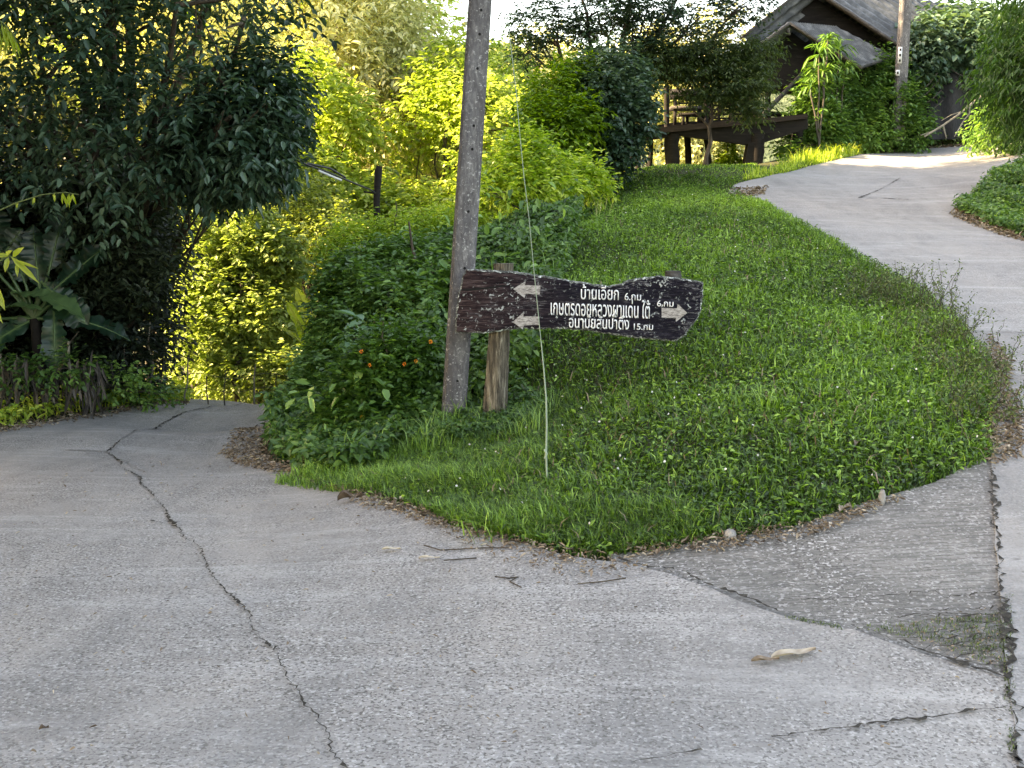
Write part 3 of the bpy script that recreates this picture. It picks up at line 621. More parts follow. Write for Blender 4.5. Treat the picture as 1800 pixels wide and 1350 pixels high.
def text_part(s_, x0, y0, x1, y1, ang):
    cu = bpy.data.curves.new('lettering', 'FONT'); cu.body = s_; cu.size = 1; cu.offset = .006; cu.extrude = .0
    ob = bpy.data.objects.new('lettering', cu); COL.objects.link(ob); bpy.context.view_layer.update()
    me = bpy.data.meshes.new_from_object(ob.evaluated_get(bpy.context.evaluated_depsgraph_get())); bpy.data.objects.remove(ob)
    v = np.array([tuple(q_.co) for q_ in me.vertices]); lo, hi = v.min(0), v.max(0)
    A = at(x0, y1, YS-.012); B_ = at(x1, y0, YS-.012)
    u = (v[:,0]-lo[0])/(hi[0]-lo[0]); t_ = (v[:,1]-lo[1])/(hi[1]-lo[1])
    X = A.x+(B_.x-A.x)*u; Z = A.z+(B_.z-A.z)*t_-(X-(A.x+B_.x)/2)*math.tan(R(ang))
    for i, q_ in enumerate(me.vertices): q_.co = (X[i], YS-.0115, Z[i])
    # give the strokes paint thickness
    import bmesh
    bm = bmesh.new(); bm.from_mesh(me); r_ = bmesh.ops.extrude_face_region(bm, geom=bm.faces[:])
    for e in r_['geom']:
        if isinstance(e, bmesh.types.BMVert): e.co.y -= .0025
    bm.to_mesh(me); bm.free(); me.name = 'lettering'; me.materials.clear(); me.materials.append(M['letter'])
    o = link('lettering', me, sgn); return o
text_part('บ้านเอียก', 1021, 500, 1088, 527, 1.5)
text_part('6.กม', 1098, 515, 1127, 528, 1.5)
text_part('เกษตรดอยหลวงผาแด่น ใต้', 968, 524, 1143, 557, 2.2)
text_part('6.กม', 1155, 528, 1184, 539, 1.5)
text_part('อนามัยสันป่าตึง', 1000, 552, 1106, 578, 2.0)
text_part('15.กม', 1114, 569, 1148, 580, 1.0)
def arrow(pts):
    A = [at(x, y, YS-.0115) for x, y in pts]; B_ = [at(x, y, YS-.0140) for x, y in pts]; k = len(pts); mb = MB()
    r = delaunay_2d_cdt([Vector((p_.x, p_.z)) for p_ in B_], [], [list(range(k))], 1, 1e-7)
    mb.add([(v[0], B_[0].y, v[1]) for v in r[0]], tris=[list(f) for f in r[2]])
    mb.add([tuple(p_) for p_ in A+B_], [[i, (i+1)%k, k+(i+1)%k, k+i] for i in range(k)]); mb.build('arrow', M['arrow'], sgn)
arrow([(902,508),(924,494),(923,501),(950,502),(949,518),(924,516),(922,524)])
arrow([(901,566),(921,548),(920,556),(948,556),(948,571),(921,572),(919,579)])
arrow([(1163,541),(1190,542),(1191,534),(1208,550),(1188,566),(1188,559),(1163,558)])
# post (behind the board, showing above and below)
def rough_post(pts, rads, name, mat, parent, sides=14, am=.10):
    P = np.array([tuple(p_) for p_ in pts]); V = []; k = 22; T = np.linspace(0, 1, k)
    px_ = np.stack([np.interp(T, np.linspace(0,1,len(P)), P[:,j]) for j in range(3)], 1); rr = np.interp(T, np.linspace(0,1,len(rads)), rads)
    flute = 1+am*np.sin(np.arange(sides)*2.4+1)+am*.6*RNG.normal(size=sides)
    for i in range(k):
        for j in range(sides):
            an = 2*math.pi*j/sides; r_ = rr[i]*flute[j]*(1+.03*RNG.normal()); V.append((px_[i,0]+r_*math.cos(an), px_[i,1]+r_*.8*math.sin(an), px_[i,2]))
    mb = MB(); mb.add(V, [[i*sides+j, i*sides+(j+1)%sides, (i+1)*sides+(j+1)%sides, (i+1)*sides+j] for i in range(k-1) for j in range(sides)])
    c = px_[-1]; mb.add(V[-sides:]+[tuple(c)], tris=[[sides, j, (j+1)%sides] for j in range(sides)])
    return mb.build(name, mat, parent)
yp = YS+.055+.075
rough_post([at(868,790,yp), at(872,700,yp), at(878,585,yp), at(886,463,yp)], [.092,.086,.074,.070], 'post', [M['postwood']], sgn)
rough_post([at(1183,520,yp-.01), at(1183,476,yp-.01)], [.062,.060], 'peg', [M['greywood']], sgn, 10, .06)

# ------------------------------------------------------------------ thin guy wire hanging in front
m, n, bs, out = newmat('pale_cord'); bs.inputs['Base Color'].default_value = (.22,.29,.22,1); bs.inputs['Roughness'].default_value = .6; M['cord'] = m
g_end = gp(963,857); yg = g_end.y
top_g = at(884,-160,yg+.25)
pts = [(888,-30),(893,40),(899,90),(907,160),(914,240),(921,310),(930,385),(938,470),(945,540),(951,600),(956,650),(960,700),(961,750),(960,798),(961,830),(963,858)]
P3 = [top_g]+[at(x, y, yg+.12*(1-i/15)) for i, (x, y) in enumerate(pts)]; P3[-1] = Vector((g_end.x, g_end.y, g_end.z-.02))
gw = thing('guy_wire', 'thin pale cord hanging down across the sign into the lawn', 'cord', g_end)
a_ = MB(); a_.tube(P3[:11], .0026, 6); a_.build('wire', M['cord'], gw, smooth=True)
a_ = MB(); a_.tube(P3[10:], [.0035,.0045,.006,.0065,.007,.006,.006], 6); a_.tube([at(958,806,yg-.006), at(961,797,yg-.012), at(957,790,yg-.004)], .008, 6); a_.build('knotted_end', M['cord'], gw, smooth=True)

# ------------------------------------------------------------------ left edge: stake fence, post, cable
fe = thing('fence', 'row of thin bamboo and wood stakes strung with wire beyond the left road', 'fence', gp(300,704))
for x0, y0, x1, y1, r_, yy in [(258,706,264,566,.020,13.6),(282,706,286,550,.012,13.9),(50,722,48,635,.014,12.6),(122,728,121,600,.030,12.5),(324,704,331,628,.016,14.2),(290,708,291,660,.010,14.0),(447,700,449,640,.018,15.0),
                                (487,700,487,655,.013,15.2),(526,698,528,655,.022,15.4),(178,716,176,640,.010,13.0),(222,712,219,610,.010,13.2),(95,725,96,640,.012,12.4),(395,702,396,650,.012,14.7),(365,702,362,660,.012,14.5),(8,735,2,640,.016,12.2),(232,712,236,640,.010,13.3)]:
    a_ = at(x0, y0, yy); a_.z = min(a_.z, Hf(a_.x, yy))-.05; mb = MB(); mb.tube(bend_line(a_, at(x1, y1, yy), 5, .05), np.linspace(r_*.9, r_*.5, 5), 6); mb.build('stake', M['palebark'] if r_ >= .015 else M['stake'], fe)
for f in (.35, .75):
    mb = MB(); L_ = [at(px_, 706-f*60+(5*math.sin(px_*.05)), 12.3+(px_/530)*3.0) for px_ in range(0, 531, 20)]; mb.tube(L_, .004, 4); mb.build('wire', M['greywood'], fe)
dp = thing('cable_post', 'short dark timber post with a cable tied to it above the bank', 'post', at(662,392,13.6))
mb = MB(); mb.tube([at(663,415,13.6), at(662,350,13.6), at(665,300,13.6), at(667,292,13.6)], [.042,.042,.048,.035], 9); mb.build('post', M['darkwood'], dp, smooth=True)
cb = [at(450,250,12.4), at(538,289,12.9), at(580,304,13.1), at(620,321,13.35), at(652,334,13.5), at(660,340,13.56)]
mb = MB(); mb.tube(cb, .011, 6); mb.build('cable', M['cable'], dp, smooth=True)
mb = MB(); mb.tube([at(540,287,12.95), at(580,296,13.1), at(607,312,13.3)], .014, 6); mb.build('cable', M['cable'], dp, smooth=True)
mb = MB(); mb.tube([at(560,300,13.0), at(600,317,13.2)], .014, 6); mb.build('clamp', M['plate'], dp, smooth=True)
mb = MB(); mb.tube([at(640,337,13.5), at(662,340,13.6)], .013, 6); mb.build('bracket', M['darkwood'], dp)

# ------------------------------------------------------------------ banana plants
def banana_leaf(mb, base, tip, up, w_, sag, seed=0, tint=.5, k=30, split=.0, fold=.35, midt=.95):
    base = np.array(tuple(base)); tip = np.array(tuple(tip)); d = tip-base; Ln = np.linalg.norm(d); d /= Ln
    sd_ = np.cross(d, np.array(up, float)); sd_ /= np.linalg.norm(sd_); u = np.cross(sd_, d); r = np.random.default_rng(seed)
    V, T = [], []
    for i in range(k+1):
        t = i/k; c = base+d*Ln*t+u*sag*math.sin(t*math.pi)*Ln
        prof = (math.sin(min(1, t*1.25+.02)*math.pi*.5)**.6)*(1-max(0, (t-.62)/.38)**2.2)+.02
        if t < .12: prof *= t/.12
        for s_ in (-1, -.5, 0, .5, 1):
            rip = (.06*w_*math.sin(t*17+seed+s_*2)+.035*w_*math.sin(t*55+s_)+r.normal()*.03*w_)*abs(s_)
            V.append(c+sd_*s_*w_*.5*prof*(1+(.13 if abs(s_) == 1 else .03)*r.normal())+u*(fold*w_*abs(s_)*.5*prof+(rip if s_ else 0))); T.append(tint+(.45 if s_ == 0 else 0)+r.normal()*.13)
    Q = []
    for i in range(k):
        for j in range(4):
            if split and j in (0, 3) and r.random() < split: continue
            Q.append([i*5+j, i*5+j+1, (i+1)*5+j+1, (i+1)*5+j])
    mb.add(V, Q, tint=np.clip(T, 0, 1))
    mid = [base+d*Ln*t+u*(sag*math.sin(t*math.pi)*Ln)+u*.004 for t in np.linspace(0,1,8)]
    mb.tube(mid, np.linspace(.016, .003, 8)*(1 if midt > .5 else .4), 5, tint=midt)
def banana(label, base, leaves_, mat, stem_r, stem_top, y, group=None, dead=()):
    t = thing('banana_plant', label, 'banana plant', base, group)
    mb = MB(); mb.tube(bend_line(base, stem_top, 7, .02), np.linspace(stem_r, stem_r*.55, 7), 10); mb.build('pseudostem', M['darkwood'] if y < 13 else M['stem'], t, smooth=True)  # near stem gets near-black timber so its colour carries the shade
    for i, (a_, b_, w_, sag, up, tn) in enumerate(leaves_):
        mb = MB(); A_ = at(a_[0], a_[1], y+(a_[2] if len(a_) > 2 else 0)); B_ = at(b_[0], b_[1], y+(b_[2] if len(b_) > 2 else 0))
        mb.tube(bend_line(stem_top, A_, 5, .02), np.linspace(.03, .016, 5), 6, tint=.8)
        banana_leaf(mb, A_, B_, up, w_*(1.2 if y < 13 else 1), sag, i*3+1, tn, fold=.25); mb.build('leaf', mat, t, smooth=True)
    for i, (a_, b_, w_) in enumerate(dead):
        mb = MB(); A_ = np.array(tuple(at(*a_))); B_ = np.array(tuple(at(*b_))); k_ = 26; f_ = RNG.random(k_)*.75-.1
        P_ = A_+(B_-A_)*f_[:,None]+RNG.normal(size=(k_,3))*np.array([w_*.6, .10, .05]); mb.tube(bend_line(A_, B_, 6, .06), .008, 4, tint=.3)
        mb.leaves(P_, np.array([[0,0,-1.]])+unit(k_)*.35, unit(k_)+np.array([0,-1,0]), .08+.26*RNG.random(k_), .02+.03*RNG.random(k_), np.clip(.45+RNG.normal(size=k_)*.28, 0, 1), .35, .12); mb.build('dead_leaf', M['deadleaf'], t)
    return t
yb = 12.7
bb = Vector((at(80,700,yb).x, yb, Hf(at(80,700,yb).x, yb)-.05))
banana('large banana plant with dark shaded leaves behind the fence at left', bb, [
    ((72,495),(155,575),.30,.05,(0,-.75,.6),.35), ((20,515),(150,562,-.25),.26,.10,(0,-.3,1),.9), ((95,530),(100,660,-.2),.26,.03,(.05,-1,.1),.35),
    ((60,560),(-60,640,-.1),.30,.06,(0,-.9,.4),.4), ((-30,560),(76,545,-.3),.16,.10,(0,-.2,1),1.0), ((45,500),(20,430,.1),.24,.05,(.3,-1,.1),.35),
    ((70,510),(58,395,.1),.26,.03,(.2,-1,.1),.2), ((95,510),(190,430,.2),.28,.02,(-.3,-1,.3),.15), ((85,480),(115,360,.2),.26,.02,(.4,-1,0),.2), ((0,450),(-10,360,.1),.25,.02,(.4,-1,0),.2),
    ((-10,470),(40,400,.1),.24,.02,(.4,-1,0),.25), ((110,560),(230,600,.2),.25,.08,(0,-.6,1),.15)], M['banana'], .10, at(60,560,yb), yb, 
    dead=(((5,640,11.9),(12,715,11.9),.14),((30,630,11.8),(34,705,11.8),.12),((60,640,12.0),(62,710,12.0),.12),((130,640,12.2),(160,720,12.2),.15),((150,645,12.1),(152,730,12.1),.10),((170,640,12.3),(165,715,12.3),.12),((95,650,12.1),(84,715,12.1),.10)))
yb2 = 13.9
banana('small sunlit banana plant with upright yellow leaves at the corner of the bank', Vector((at(545,690,yb2).x, yb2, Hf(at(545,690,yb2).x, yb2))), [
    ((545,600),(504,530),.13,.02,(0,-1,.2),.6), ((548,570),(520,505),.13,.02,(.2,-1,0),1.0), ((540,615),(525,560),.12,.02,(0,-1,.2),.5), ((535,610),(490,575),.09,.08,(0,-.4,1),.8), ((550,620),(575,560),.1,.04,(0,-1,.2),.4)],
    M['bananalit'], .06, at(545,622,yb2), yb2)
tree('shrub', 'low dark creeper with heart leaves among the dead banana leaves', (at(60,705,11.9).x, 11.9), [E(20,655,11.8,(.4,.2,.12)),E(100,650,11.9,(.35,.2,.14)),E(190,670,12.6,(.45,.2,.2)),E(250,690,13,(.4,.2,.15))], M['weed'], 260, 6, .07, .045, trunk_r=.012, gap=.2, gf=4, tl=.2, seed=81, cat='shrub')
# nearer bright shoot at the left frame edge
sp = thing('papaya_shoot', 'bright yellow green leafy shoot at the left edge of the picture', 'plant', Vector((at(-60,760,9.2).x, 9.2, Hf(at(-60,760,9.2).x, 9.2))))
mb = MB(); mb.tube([sp.location, at(-40,600,9.2), at(-20,470,9.2), at(18,448,9.2)], [.02,.016,.01,.005], 6)
mb.tube([at(-20,470,9.2), at(0,452,9.2)], .006, 5); mb.build('stem', M['stem'], sp)
mb = MB()
for a_, b_, w_ in (((18,450),(68,496),.055),((18,450),(-25,448),.05),((22,452),(40,434),.06),((15,452),(8,478),.05),((30,462),(30,486),.035),((25,458),(66,470),.03),((-10,500),(8,545),.07),((-20,520),(4,568),.05),((10,450),(20,440),.05)):
    A_ = np.array(tuple(at(*a_, 9.2)))[None]; B_ = np.array(tuple(at(*b_, 9.15)))[None]; mb.leaves(A_, B_-A_, np.array([[.2,-1,.5]]), np.linalg.norm(B_-A_), w_, .85, .2, .1)
mb.build('leaves', M['bananalit'], sp)
for nm_, lab, arc, hang in (('bamboo_spray', 'arching bright bamboo twig over the banana leaves at left', [(-20,378,9.0),(30,356,9.0),(75,342,9.0),(115,338,9.0),(138,342,9.0)], [(110,22),(122,25),(128,18),(95,14),(60,12),(30,10)]),
                             ('bamboo_spray', 'drooping yellow bamboo spray at the upper left edge', [(-20,25,9.5),(5,40,9.5),(20,55,9.5),(30,75,9.5)], [(2,50),(8,55),(14,48),(20,45),(27,30),(-5,60),(12,60),(18,50)])):
    q0 = at(*arc[0]); t_ = thing(nm_, lab, 'bamboo', q0, 'bright bamboo sprays at left'); mb = MB(); pl = [at(*a_) for a_ in arc]; mb.tube(pl, np.linspace(.007, .003, len(pl)), 5); mb.build('stem', M['stem'], t_)
    mb = MB()
    for x_, l_ in hang:
        ip = np.interp(x_, [a_[0] for a_ in arc], range(len(arc))); i_ = min(int(ip), len(arc)-2); b_ = pl[i_].lerp(pl[i_+1], ip-i_)
        for k_ in range(3): mb.leaves(np.array([tuple(b_)]), np.array([[random.uniform(-.5,.4), random.uniform(-.3,.3), -1]]), np.array([[0,-1,.3]]), l_*.0052*random.uniform(.7,1.1), .020, random.uniform(.5,1), .2, .1)
    mb.build('leaves', M['bananalit'], t_)

# ------------------------------------------------------------------ trees and bushes, left
dk = M['darkleaf']
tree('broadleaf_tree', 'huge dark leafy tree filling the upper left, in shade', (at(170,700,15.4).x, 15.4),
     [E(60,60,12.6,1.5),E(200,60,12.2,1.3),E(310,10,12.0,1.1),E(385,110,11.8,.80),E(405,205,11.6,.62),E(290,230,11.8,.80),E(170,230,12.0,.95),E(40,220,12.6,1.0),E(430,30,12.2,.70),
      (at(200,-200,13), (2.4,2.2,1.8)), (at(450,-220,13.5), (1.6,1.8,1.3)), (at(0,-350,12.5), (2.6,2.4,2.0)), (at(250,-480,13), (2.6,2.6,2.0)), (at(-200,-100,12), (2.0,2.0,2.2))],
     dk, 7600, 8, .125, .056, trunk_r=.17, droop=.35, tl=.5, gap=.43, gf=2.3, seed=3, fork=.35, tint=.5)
tree('broadleaf_tree', 'dark drooping branch tree hanging over the left road corner', (at(170,690,15.6).x, 15.6),
     [E(445,250,12.2,(.42,.5,.42)),E(415,275,12.4,(.42,.5,.36)),E(462,180,12.3,(.36,.5,.45)),E(370,275,12.6,.42)], dk, 1900, 8, .12, .05, trunk_r=.045, droop=.4, tl=.35, gap=.25, seed=5, fork=.6, tint=.55)
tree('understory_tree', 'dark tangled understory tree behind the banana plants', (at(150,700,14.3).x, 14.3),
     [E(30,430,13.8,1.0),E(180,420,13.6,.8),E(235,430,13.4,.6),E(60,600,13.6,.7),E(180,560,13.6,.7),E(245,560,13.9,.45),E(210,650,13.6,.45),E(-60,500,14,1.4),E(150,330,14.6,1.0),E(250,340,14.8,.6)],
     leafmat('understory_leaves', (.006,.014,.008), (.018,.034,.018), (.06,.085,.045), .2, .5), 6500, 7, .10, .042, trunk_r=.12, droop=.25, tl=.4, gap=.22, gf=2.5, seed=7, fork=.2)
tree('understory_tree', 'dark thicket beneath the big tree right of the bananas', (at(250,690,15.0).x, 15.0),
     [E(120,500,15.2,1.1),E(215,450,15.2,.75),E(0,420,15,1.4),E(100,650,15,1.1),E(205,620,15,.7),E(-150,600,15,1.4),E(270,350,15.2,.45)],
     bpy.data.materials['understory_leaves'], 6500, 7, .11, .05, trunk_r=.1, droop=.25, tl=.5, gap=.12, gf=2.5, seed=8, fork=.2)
lm = M['limeleaf']; yl = M['yellowleaf']; cl_ = M['creamleaf']
tree('sunlit_shrub', 'yellow green vine covered shrub glowing beyond the stake fence', (at(420,690,16.8).x, 16.8),
     [E(400,390,18,(.7,.6,.45)),E(450,450,17.9,(.75,.6,.5)),E(370,500,17.7,(.55,.5,.6)),E(450,560,17.6,(.75,.6,.6)),E(370,590,17.4,(.55,.5,.7)),E(360,660,17.2,(.65,.4,.35)),E(450,660,17.2,(.85,.5,.38)),E(520,660,17.0,(.4,.4,.40))],
     leafmat('vine_leaves', (.045,.08,.018), (.22,.31,.075), (.55,.63,.24), .36, .5, (1.3,1.35,.8)), 4200, 8, .10, .062, trunk_r=.07, droop=.3, tl=.3, gap=.30, gf=3, seed=9, cat='shrub', fork=.3, tint=.68)
tree('broadleaf_tree', 'sunlit olive tree glimpsed through the dark crown at the left edge', (at(60,690,21).x, 21),
     [E(20,180,20.8,1.2),E(90,130,21,1.1),E(-60,120,21,1.4),E(60,270,20.6,1.0),E(-20,330,20.8,1.0),E(160,320,21.2,1.0)], cl_, 3000, 7, .12, .06, trunk_r=.12, droop=.3, tl=.5, gap=.35, gf=2, seed=71, fork=.4, tint=.42)
tree('broadleaf_tree', 'sunlit olive tree showing through the top of the dark crown', (at(330,690,20.5).x, 20.5),
     [E(330,40,20,1.1),E(300,170,20,.9),E(410,120,20.4,1.0),E(240,100,20.2,1.0),E(370,260,20,.8)], cl_, 2600, 7, .11, .055, trunk_r=.12, droop=.3, tl=.5, gap=.35, gf=2, seed=72, fork=.4, tint=.5)
tree('bank_bush', 'dark dense bush forming the upright left shoulder of the bank', (-1.95, 11.0),
     [E(612,492,11.8,(.28,.35,.20)),E(604,545,11.5,(.26,.32,.28)),E(598,600,11.1,(.26,.3,.28)),E(580,655,10.7,(.26,.3,.24)),E(556,705,10.4,(.23,.3,.22)),E(655,478,12.0,(.30,.35,.18)),E(660,510,11.4,(.34,.35,.26)),E(640,590,10.9,(.28,.3,.28))],
     M['weed'], 2600, 7, .075, .042, trunk_r=.03, droop=.25, tl=.22, gap=.12, gf=5, seed=73, cat='bush', fork=.2, tint=.42)
tree('bank_bush', 'dark broad bush high on the bank just left of the pole', (-.95, 11.3),
     [E(680,470,11.8,(.4,.35,.2)),E(740,450,12,(.4,.35,.18)),E(760,500,11.2,(.3,.3,.25)),E(700,530,10.8,(.35,.3,.25))],
     M['weed'], 1300, 7, .085, .046, trunk_r=.03, droop=.25, tl=.22, gap=.2, gf=4, seed=74, cat='bush', fork=.2, tint=.40)
# background canopy
tree('bamboo_clump', 'pale cream green feathery bamboo behind the left road', (at(620,560,27).x, 27, -5.2),
     [E(560,60,27,1.9),E(640,60,27.5,1.7),E(600,170,26.5,1.9),E(700,130,27,1.4),E(650,280,26,1.8),E(740,250,27,1.4),E(720,60,28,1.0),E(520,20,28,1.4),E(590,-80,28,2.0),E(760,130,28,.8)],
     cl_, 5600, 8, .19, .085, trunk_r=.12, droop=.6, tl=.8, gap=.36, gf=2.0, seed=11, cat='bamboo', bark=M['palebark'], up=.3)
tree('broadleaf_tree', 'bright yellow green tree left of the bamboo', (at(540,600,23).x, 23, -4.5),
     [E(530,170,23,.95),E(550,260,22.6,1.0),E(590,230,23,.8),E(520,330,22.4,1.0),E(610,330,22.4,.8),E(570,380,22,.9),E(500,420,22,.8),E(640,400,22,.9),E(570,460,22,.9)],
     yl, 3400, 8, .15, .085, trunk_r=.12, droop=.3, tl=.45, gap=.40, gf=2.4, seed=12, tint=.45)
tree('broadleaf_tree', 'sunny yellow tree directly behind the leaning pole', (at(790,560,24).x, 24, -4.5),
     [E(800,150,25,1.0),E(860,140,26,.9),E(770,230,24.5,1.1),E(850,230,24,1.2),E(790,310,23.6,1.1),E(720,340,23,1.0),E(860,310,23,1.1),E(700,400,22,.9),E(770,390,22,.9)],
     yl, 4000, 8, .14, .08, trunk_r=.13, droop=.3, tl=.45, gap=.38, gf=2.4, seed=13)
tree('broadleaf_tree', 'hazy olive yellow tree right of the pole below the sky gap', (at(960,500,30).x, 30, -5.5),
     [E(900,140,31,1.0),E(960,150,30,1.2),E(1020,170,30,1.1),E(920,210,29,1.3),E(1000,230,29,1.2),E(940,280,28,1.2),E(860,200,29,1.1)],
     cl_, 3400, 8, .17, .09, trunk_r=.13, droop=.3, tl=.5, gap=.36, gf=2.2, seed=14, tint=.62)
tree('broadleaf_tree', 'olive tree with bare stems above the red soil gap', (at(600,600,20).x, 20, -3.6),
     [E(500,400,20,.8),E(560,430,19.6,.6),E(600,410,19.5,.6),E(530,350,20.5,.7),E(470,360,20.5,.8),E(420,330,20.5,.7),E(620,460,19,.5)],
     leafmat('olive_leaves', (.05,.075,.02), (.16,.22,.06), (.38,.43,.15), .4, .5), 2400, 7, .09, .045, trunk_r=.07, droop=.3, tl=.4, gap=.42, gf=2.4, seed=15)
# distant masses that close the valley
for i, (px_, py_, yy, r_, lab) in enumerate([(420,250,33,3.6,'far tree glimpsed through the dark crown at left'),(250,300,34,4.5,'far sunlit tree behind the dark crown at far left'),(60,300,32,4.5,'far sunlit tree at the left edge behind the dark crown'),(640,150,36,3.2,'far tall tree behind the bamboo clump'),
                                        (780,330,38,3.6,'far rounded tree low behind the pole'),(960,330,40,3.5,'far rounded tree low right of the pole'),(480,480,30,3.0,'far low tree above the left road bend'),(1190,170,46,3.0,'pale distant tree seen over the wooden platform'),(560,-60,36,3.4,'far tall tree crown top above the bamboo')]):
    tree('background_tree', lab, (at(px_, py_, yy).x, yy), [(at(px_, py_, yy)+Vector((random.uniform(-1,1)*r_*.5, random.uniform(-1,1), random.uniform(-.5,.5)*r_)), (r_*.75, r_*.6, r_*.7)) for _ in range(5)],
         (yl, cl_, lm)[i % 3], 2600, 6, .22, .12, trunk_r=.2, droop=.3, tl=.8, gap=.28, gf=.9, seed=20+i, group='background trees')
# lit bush on the crest of the bank
tree('crest_bush', 'glowing lime bush on the crest of the bank right of the pole', (at(930,345,14.6).x, 14.6),
     [E(895,305,14.8,(.36,.4,.24)),E(950,285,15.2,(.38,.4,.28)),E(1000,305,15.5,(.36,.4,.22)),E(870,340,14.2,(.30,.3,.18)),E(950,330,14.8,(.45,.4,.20)),E(1040,328,15.8,(.32,.3,.12)),E(920,262,15.2,(.2,.3,.16))],
     lm, 1500, 7, .095, .045, trunk_r=.03, droop=.3, tl=.28, gap=.34, gf=5, seed=31, cat='bush', fork=.2, tint=.62, tv=.35)
tree('crest_bush', 'lime weeds along the sunny crest left of the pole', (at(700,420,13.4).x, 13.4),
     [E(620,415,13.2,(.25,.3,.14)),E(690,405,13.4,(.35,.3,.16)),E(760,395,13.7,(.3,.3,.14)),E(810,385,14,(.3,.3,.14)),E(590,440,12.8,(.18,.2,.15))],
     lm, 1100, 7, .06, .028, trunk_r=.02, droop=.3, tl=.2, gap=.25, gf=4, seed=32, cat='bush', fork=.2, tint=.6)
pg = MB(); q = np.array([(at(px_, 330, yy).x, yy) for px_, yy in zip(RNG.uniform(900,1070,70), RNG.uniform(14.6,17,70))])
an = RNG.random(70)*6.28; pg.blades(np.column_stack([q, H(q[:,0], q[:,1])]), np.stack([np.cos(an), np.sin(an), 0*an], 1), .3+.4*RNG.random(70), np.full(70, .010), .2+.6*RNG.random(70), .3+.5*RNG.random(70))
stuff(pg.build('plume_grass', M['creamleaf']), 'tall dry grass stalks standing among the lime bushes on the crest', 'grass')

# ------------------------------------------------------------------ lantana bush on the bank
lb = (at(690,770,8.9).x, 8.9)
lan = tree('lantana_bush', 'bushy lantana with small orange flowers left of the pole', lb,
     [E(680,640,9.2,(.36,.3,.26)),E(650,690,9.1,(.36,.28,.26)),E(715,685,9.2,(.20,.25,.24)),E(690,730,8.95,(.28,.22,.16)),E(710,615,9.3,(.22,.22,.15)),E(610,735,9.1,(.3,.26,.18))],
     M['midleaf'], 1500, 8, .062, .036, trunk_r=.018, droop=.1, tl=.22, gap=.24, gf=5, seed=41, cat='bush', fork=.2, part='foliage', stem='stems', tint=.42)
for px_, py_ in ((635,618),(650,642),(711,640),(731,635),(757,601),(636,733),(697,762)):
    c = at(px_, py_, 8.78); mb = MB(); k_ = 26; d_ = unit(k_); mb.leaves(np.tile(np.array(tuple(c)), (k_,1))+d_*.008, d_, unit(k_), .011, .009, RNG.random(k_)); mb.build('flower', M['flower'], lan)
tree('taro_plant', 'pale broad leaved seedling high on the dark bank', (at(640,600,10.6).x, 10.6),
     [E(650,572,10.2,(.16,.12,.06)),E(625,590,10.2,(.1,.1,.05)),E(735,500,10.8,(.18,.12,.06)),E(755,470,11,(.12,.12,.05))], leafmat('pale_broad_leaves', (.05,.12,.06), (.09,.20,.11), (.16,.30,.18), .3, .4), 16, 3, .20, .09, trunk_r=.01, droop=.3, tl=.12, gap=0, seed=43, cat='plant', fork=.3, part='leaves', stem='stem')
# seedy weeds at the lawn's right shoulder
for i, (px_, py_, lab) in enumerate([(1530,520,'olive weed clump with seed heads on the lawn shoulder, upper one'),(1600,545,'tall seedy weed clump reaching over the uphill road'),(1660,600,'olive weed clump on the road edge near the bend'),(1700,660,'sprawling reddish weed clump at the lawn\'s right edge'),(1745,735,'low brown weed tuft where the lawn meets the road joint')]):
    g_ = gp(px_, py_); t_ = thing('weed_clump', lab, 'weeds', g_, 'seedy weed clumps on the lawn edge'); mb = MB(); fo = MB()
    for k_ in range(60):
        a_ = RNG.normal(size=2)*(.22, .22)[0]; b_ = g_+Vector((a_[0], a_[1], 0)); b_.z = Hf(b_.x, b_.y); tp_ = b_+Vector((random.gauss(0,.10), random.gauss(0,.10), random.uniform(.12,.36)*(1.15 if i == 1 else .8)))
        pl = bend_line(b_, tp_, 6, .12); mb.tube(pl, np.linspace(.0035,.0015,6), 3)
        m_ = 22; idx = RNG.integers(1, 6, m_); fo.leaves(pl[idx]+RNG.normal(size=(m_,3))*.015, unit(m_), unit(m_)+np.array([0,0,1.]), .014+.022*RNG.random(m_), .008+.010*RNG.random(m_), np.clip(RNG.normal(size=m_)*.25+.5, 0, 1))
    mb.build('stems', M['bark'], t_); fo.build('leaves', M['oliveweed'], t_)

# ------------------------------------------------------------------ small things lying about
def curled(name, label, cat, px, py, L, W, ang, mat, tint, bendz=.02):
    g_ = gp(px, py); mb = MB(); k = 8; V = []
    for i in range(k+1):
        t = i/k; wv = W*math.sin(math.pi*min(1, t*.9+.08))*random.uniform(.75,1.1)
        for s_ in (-1, -.4, .4, 1):
            x = (t-.5)*L; y_ = s_*wv/2; V.append((g_.x+x*math.cos(ang)-y_*math.sin(ang), g_.y+x*math.sin(ang)+y_*math.cos(ang), g_.z+.022+bendz*abs(s_)**2*(.6+.5*math.sin(t*7))+bendz*.5*math.sin(t*2.6)))
    mb.add(V, [[i*4+j, i*4+j+1, (i+1)*4+j+1, (i+1)*4+j] for i in range(k) for j in range(3)], tint=np.clip(tint+RNG.normal(size=len(V))*.16, 0, 1)); o = mb.build(name, mat); return tag(o, label, cat)
curled('dry_leaf', 'large curled pale dry leaf lying alone on the near concrete', 'leaf', 1395, 1160, .20, .055, .35, M['dry'], .8, .014)
curled('dry_leaf', 'brown curled dry leaf touching the large pale leaf', 'leaf', 1345, 1172, .11, .04, .1, M['dry'], .45, .014)
curled('dry_leaf', 'small white dry leaf on the concrete left of the lawn tip', 'leaf', 688, 973, .10, .035, 0, M['dry'], 1.0, .01)
curled('dry_leaf', 'tiny white dry leaf right of the other small white one', 'leaf', 755, 988, .11, .03, -.1, M['dry'], 1.0, .008)
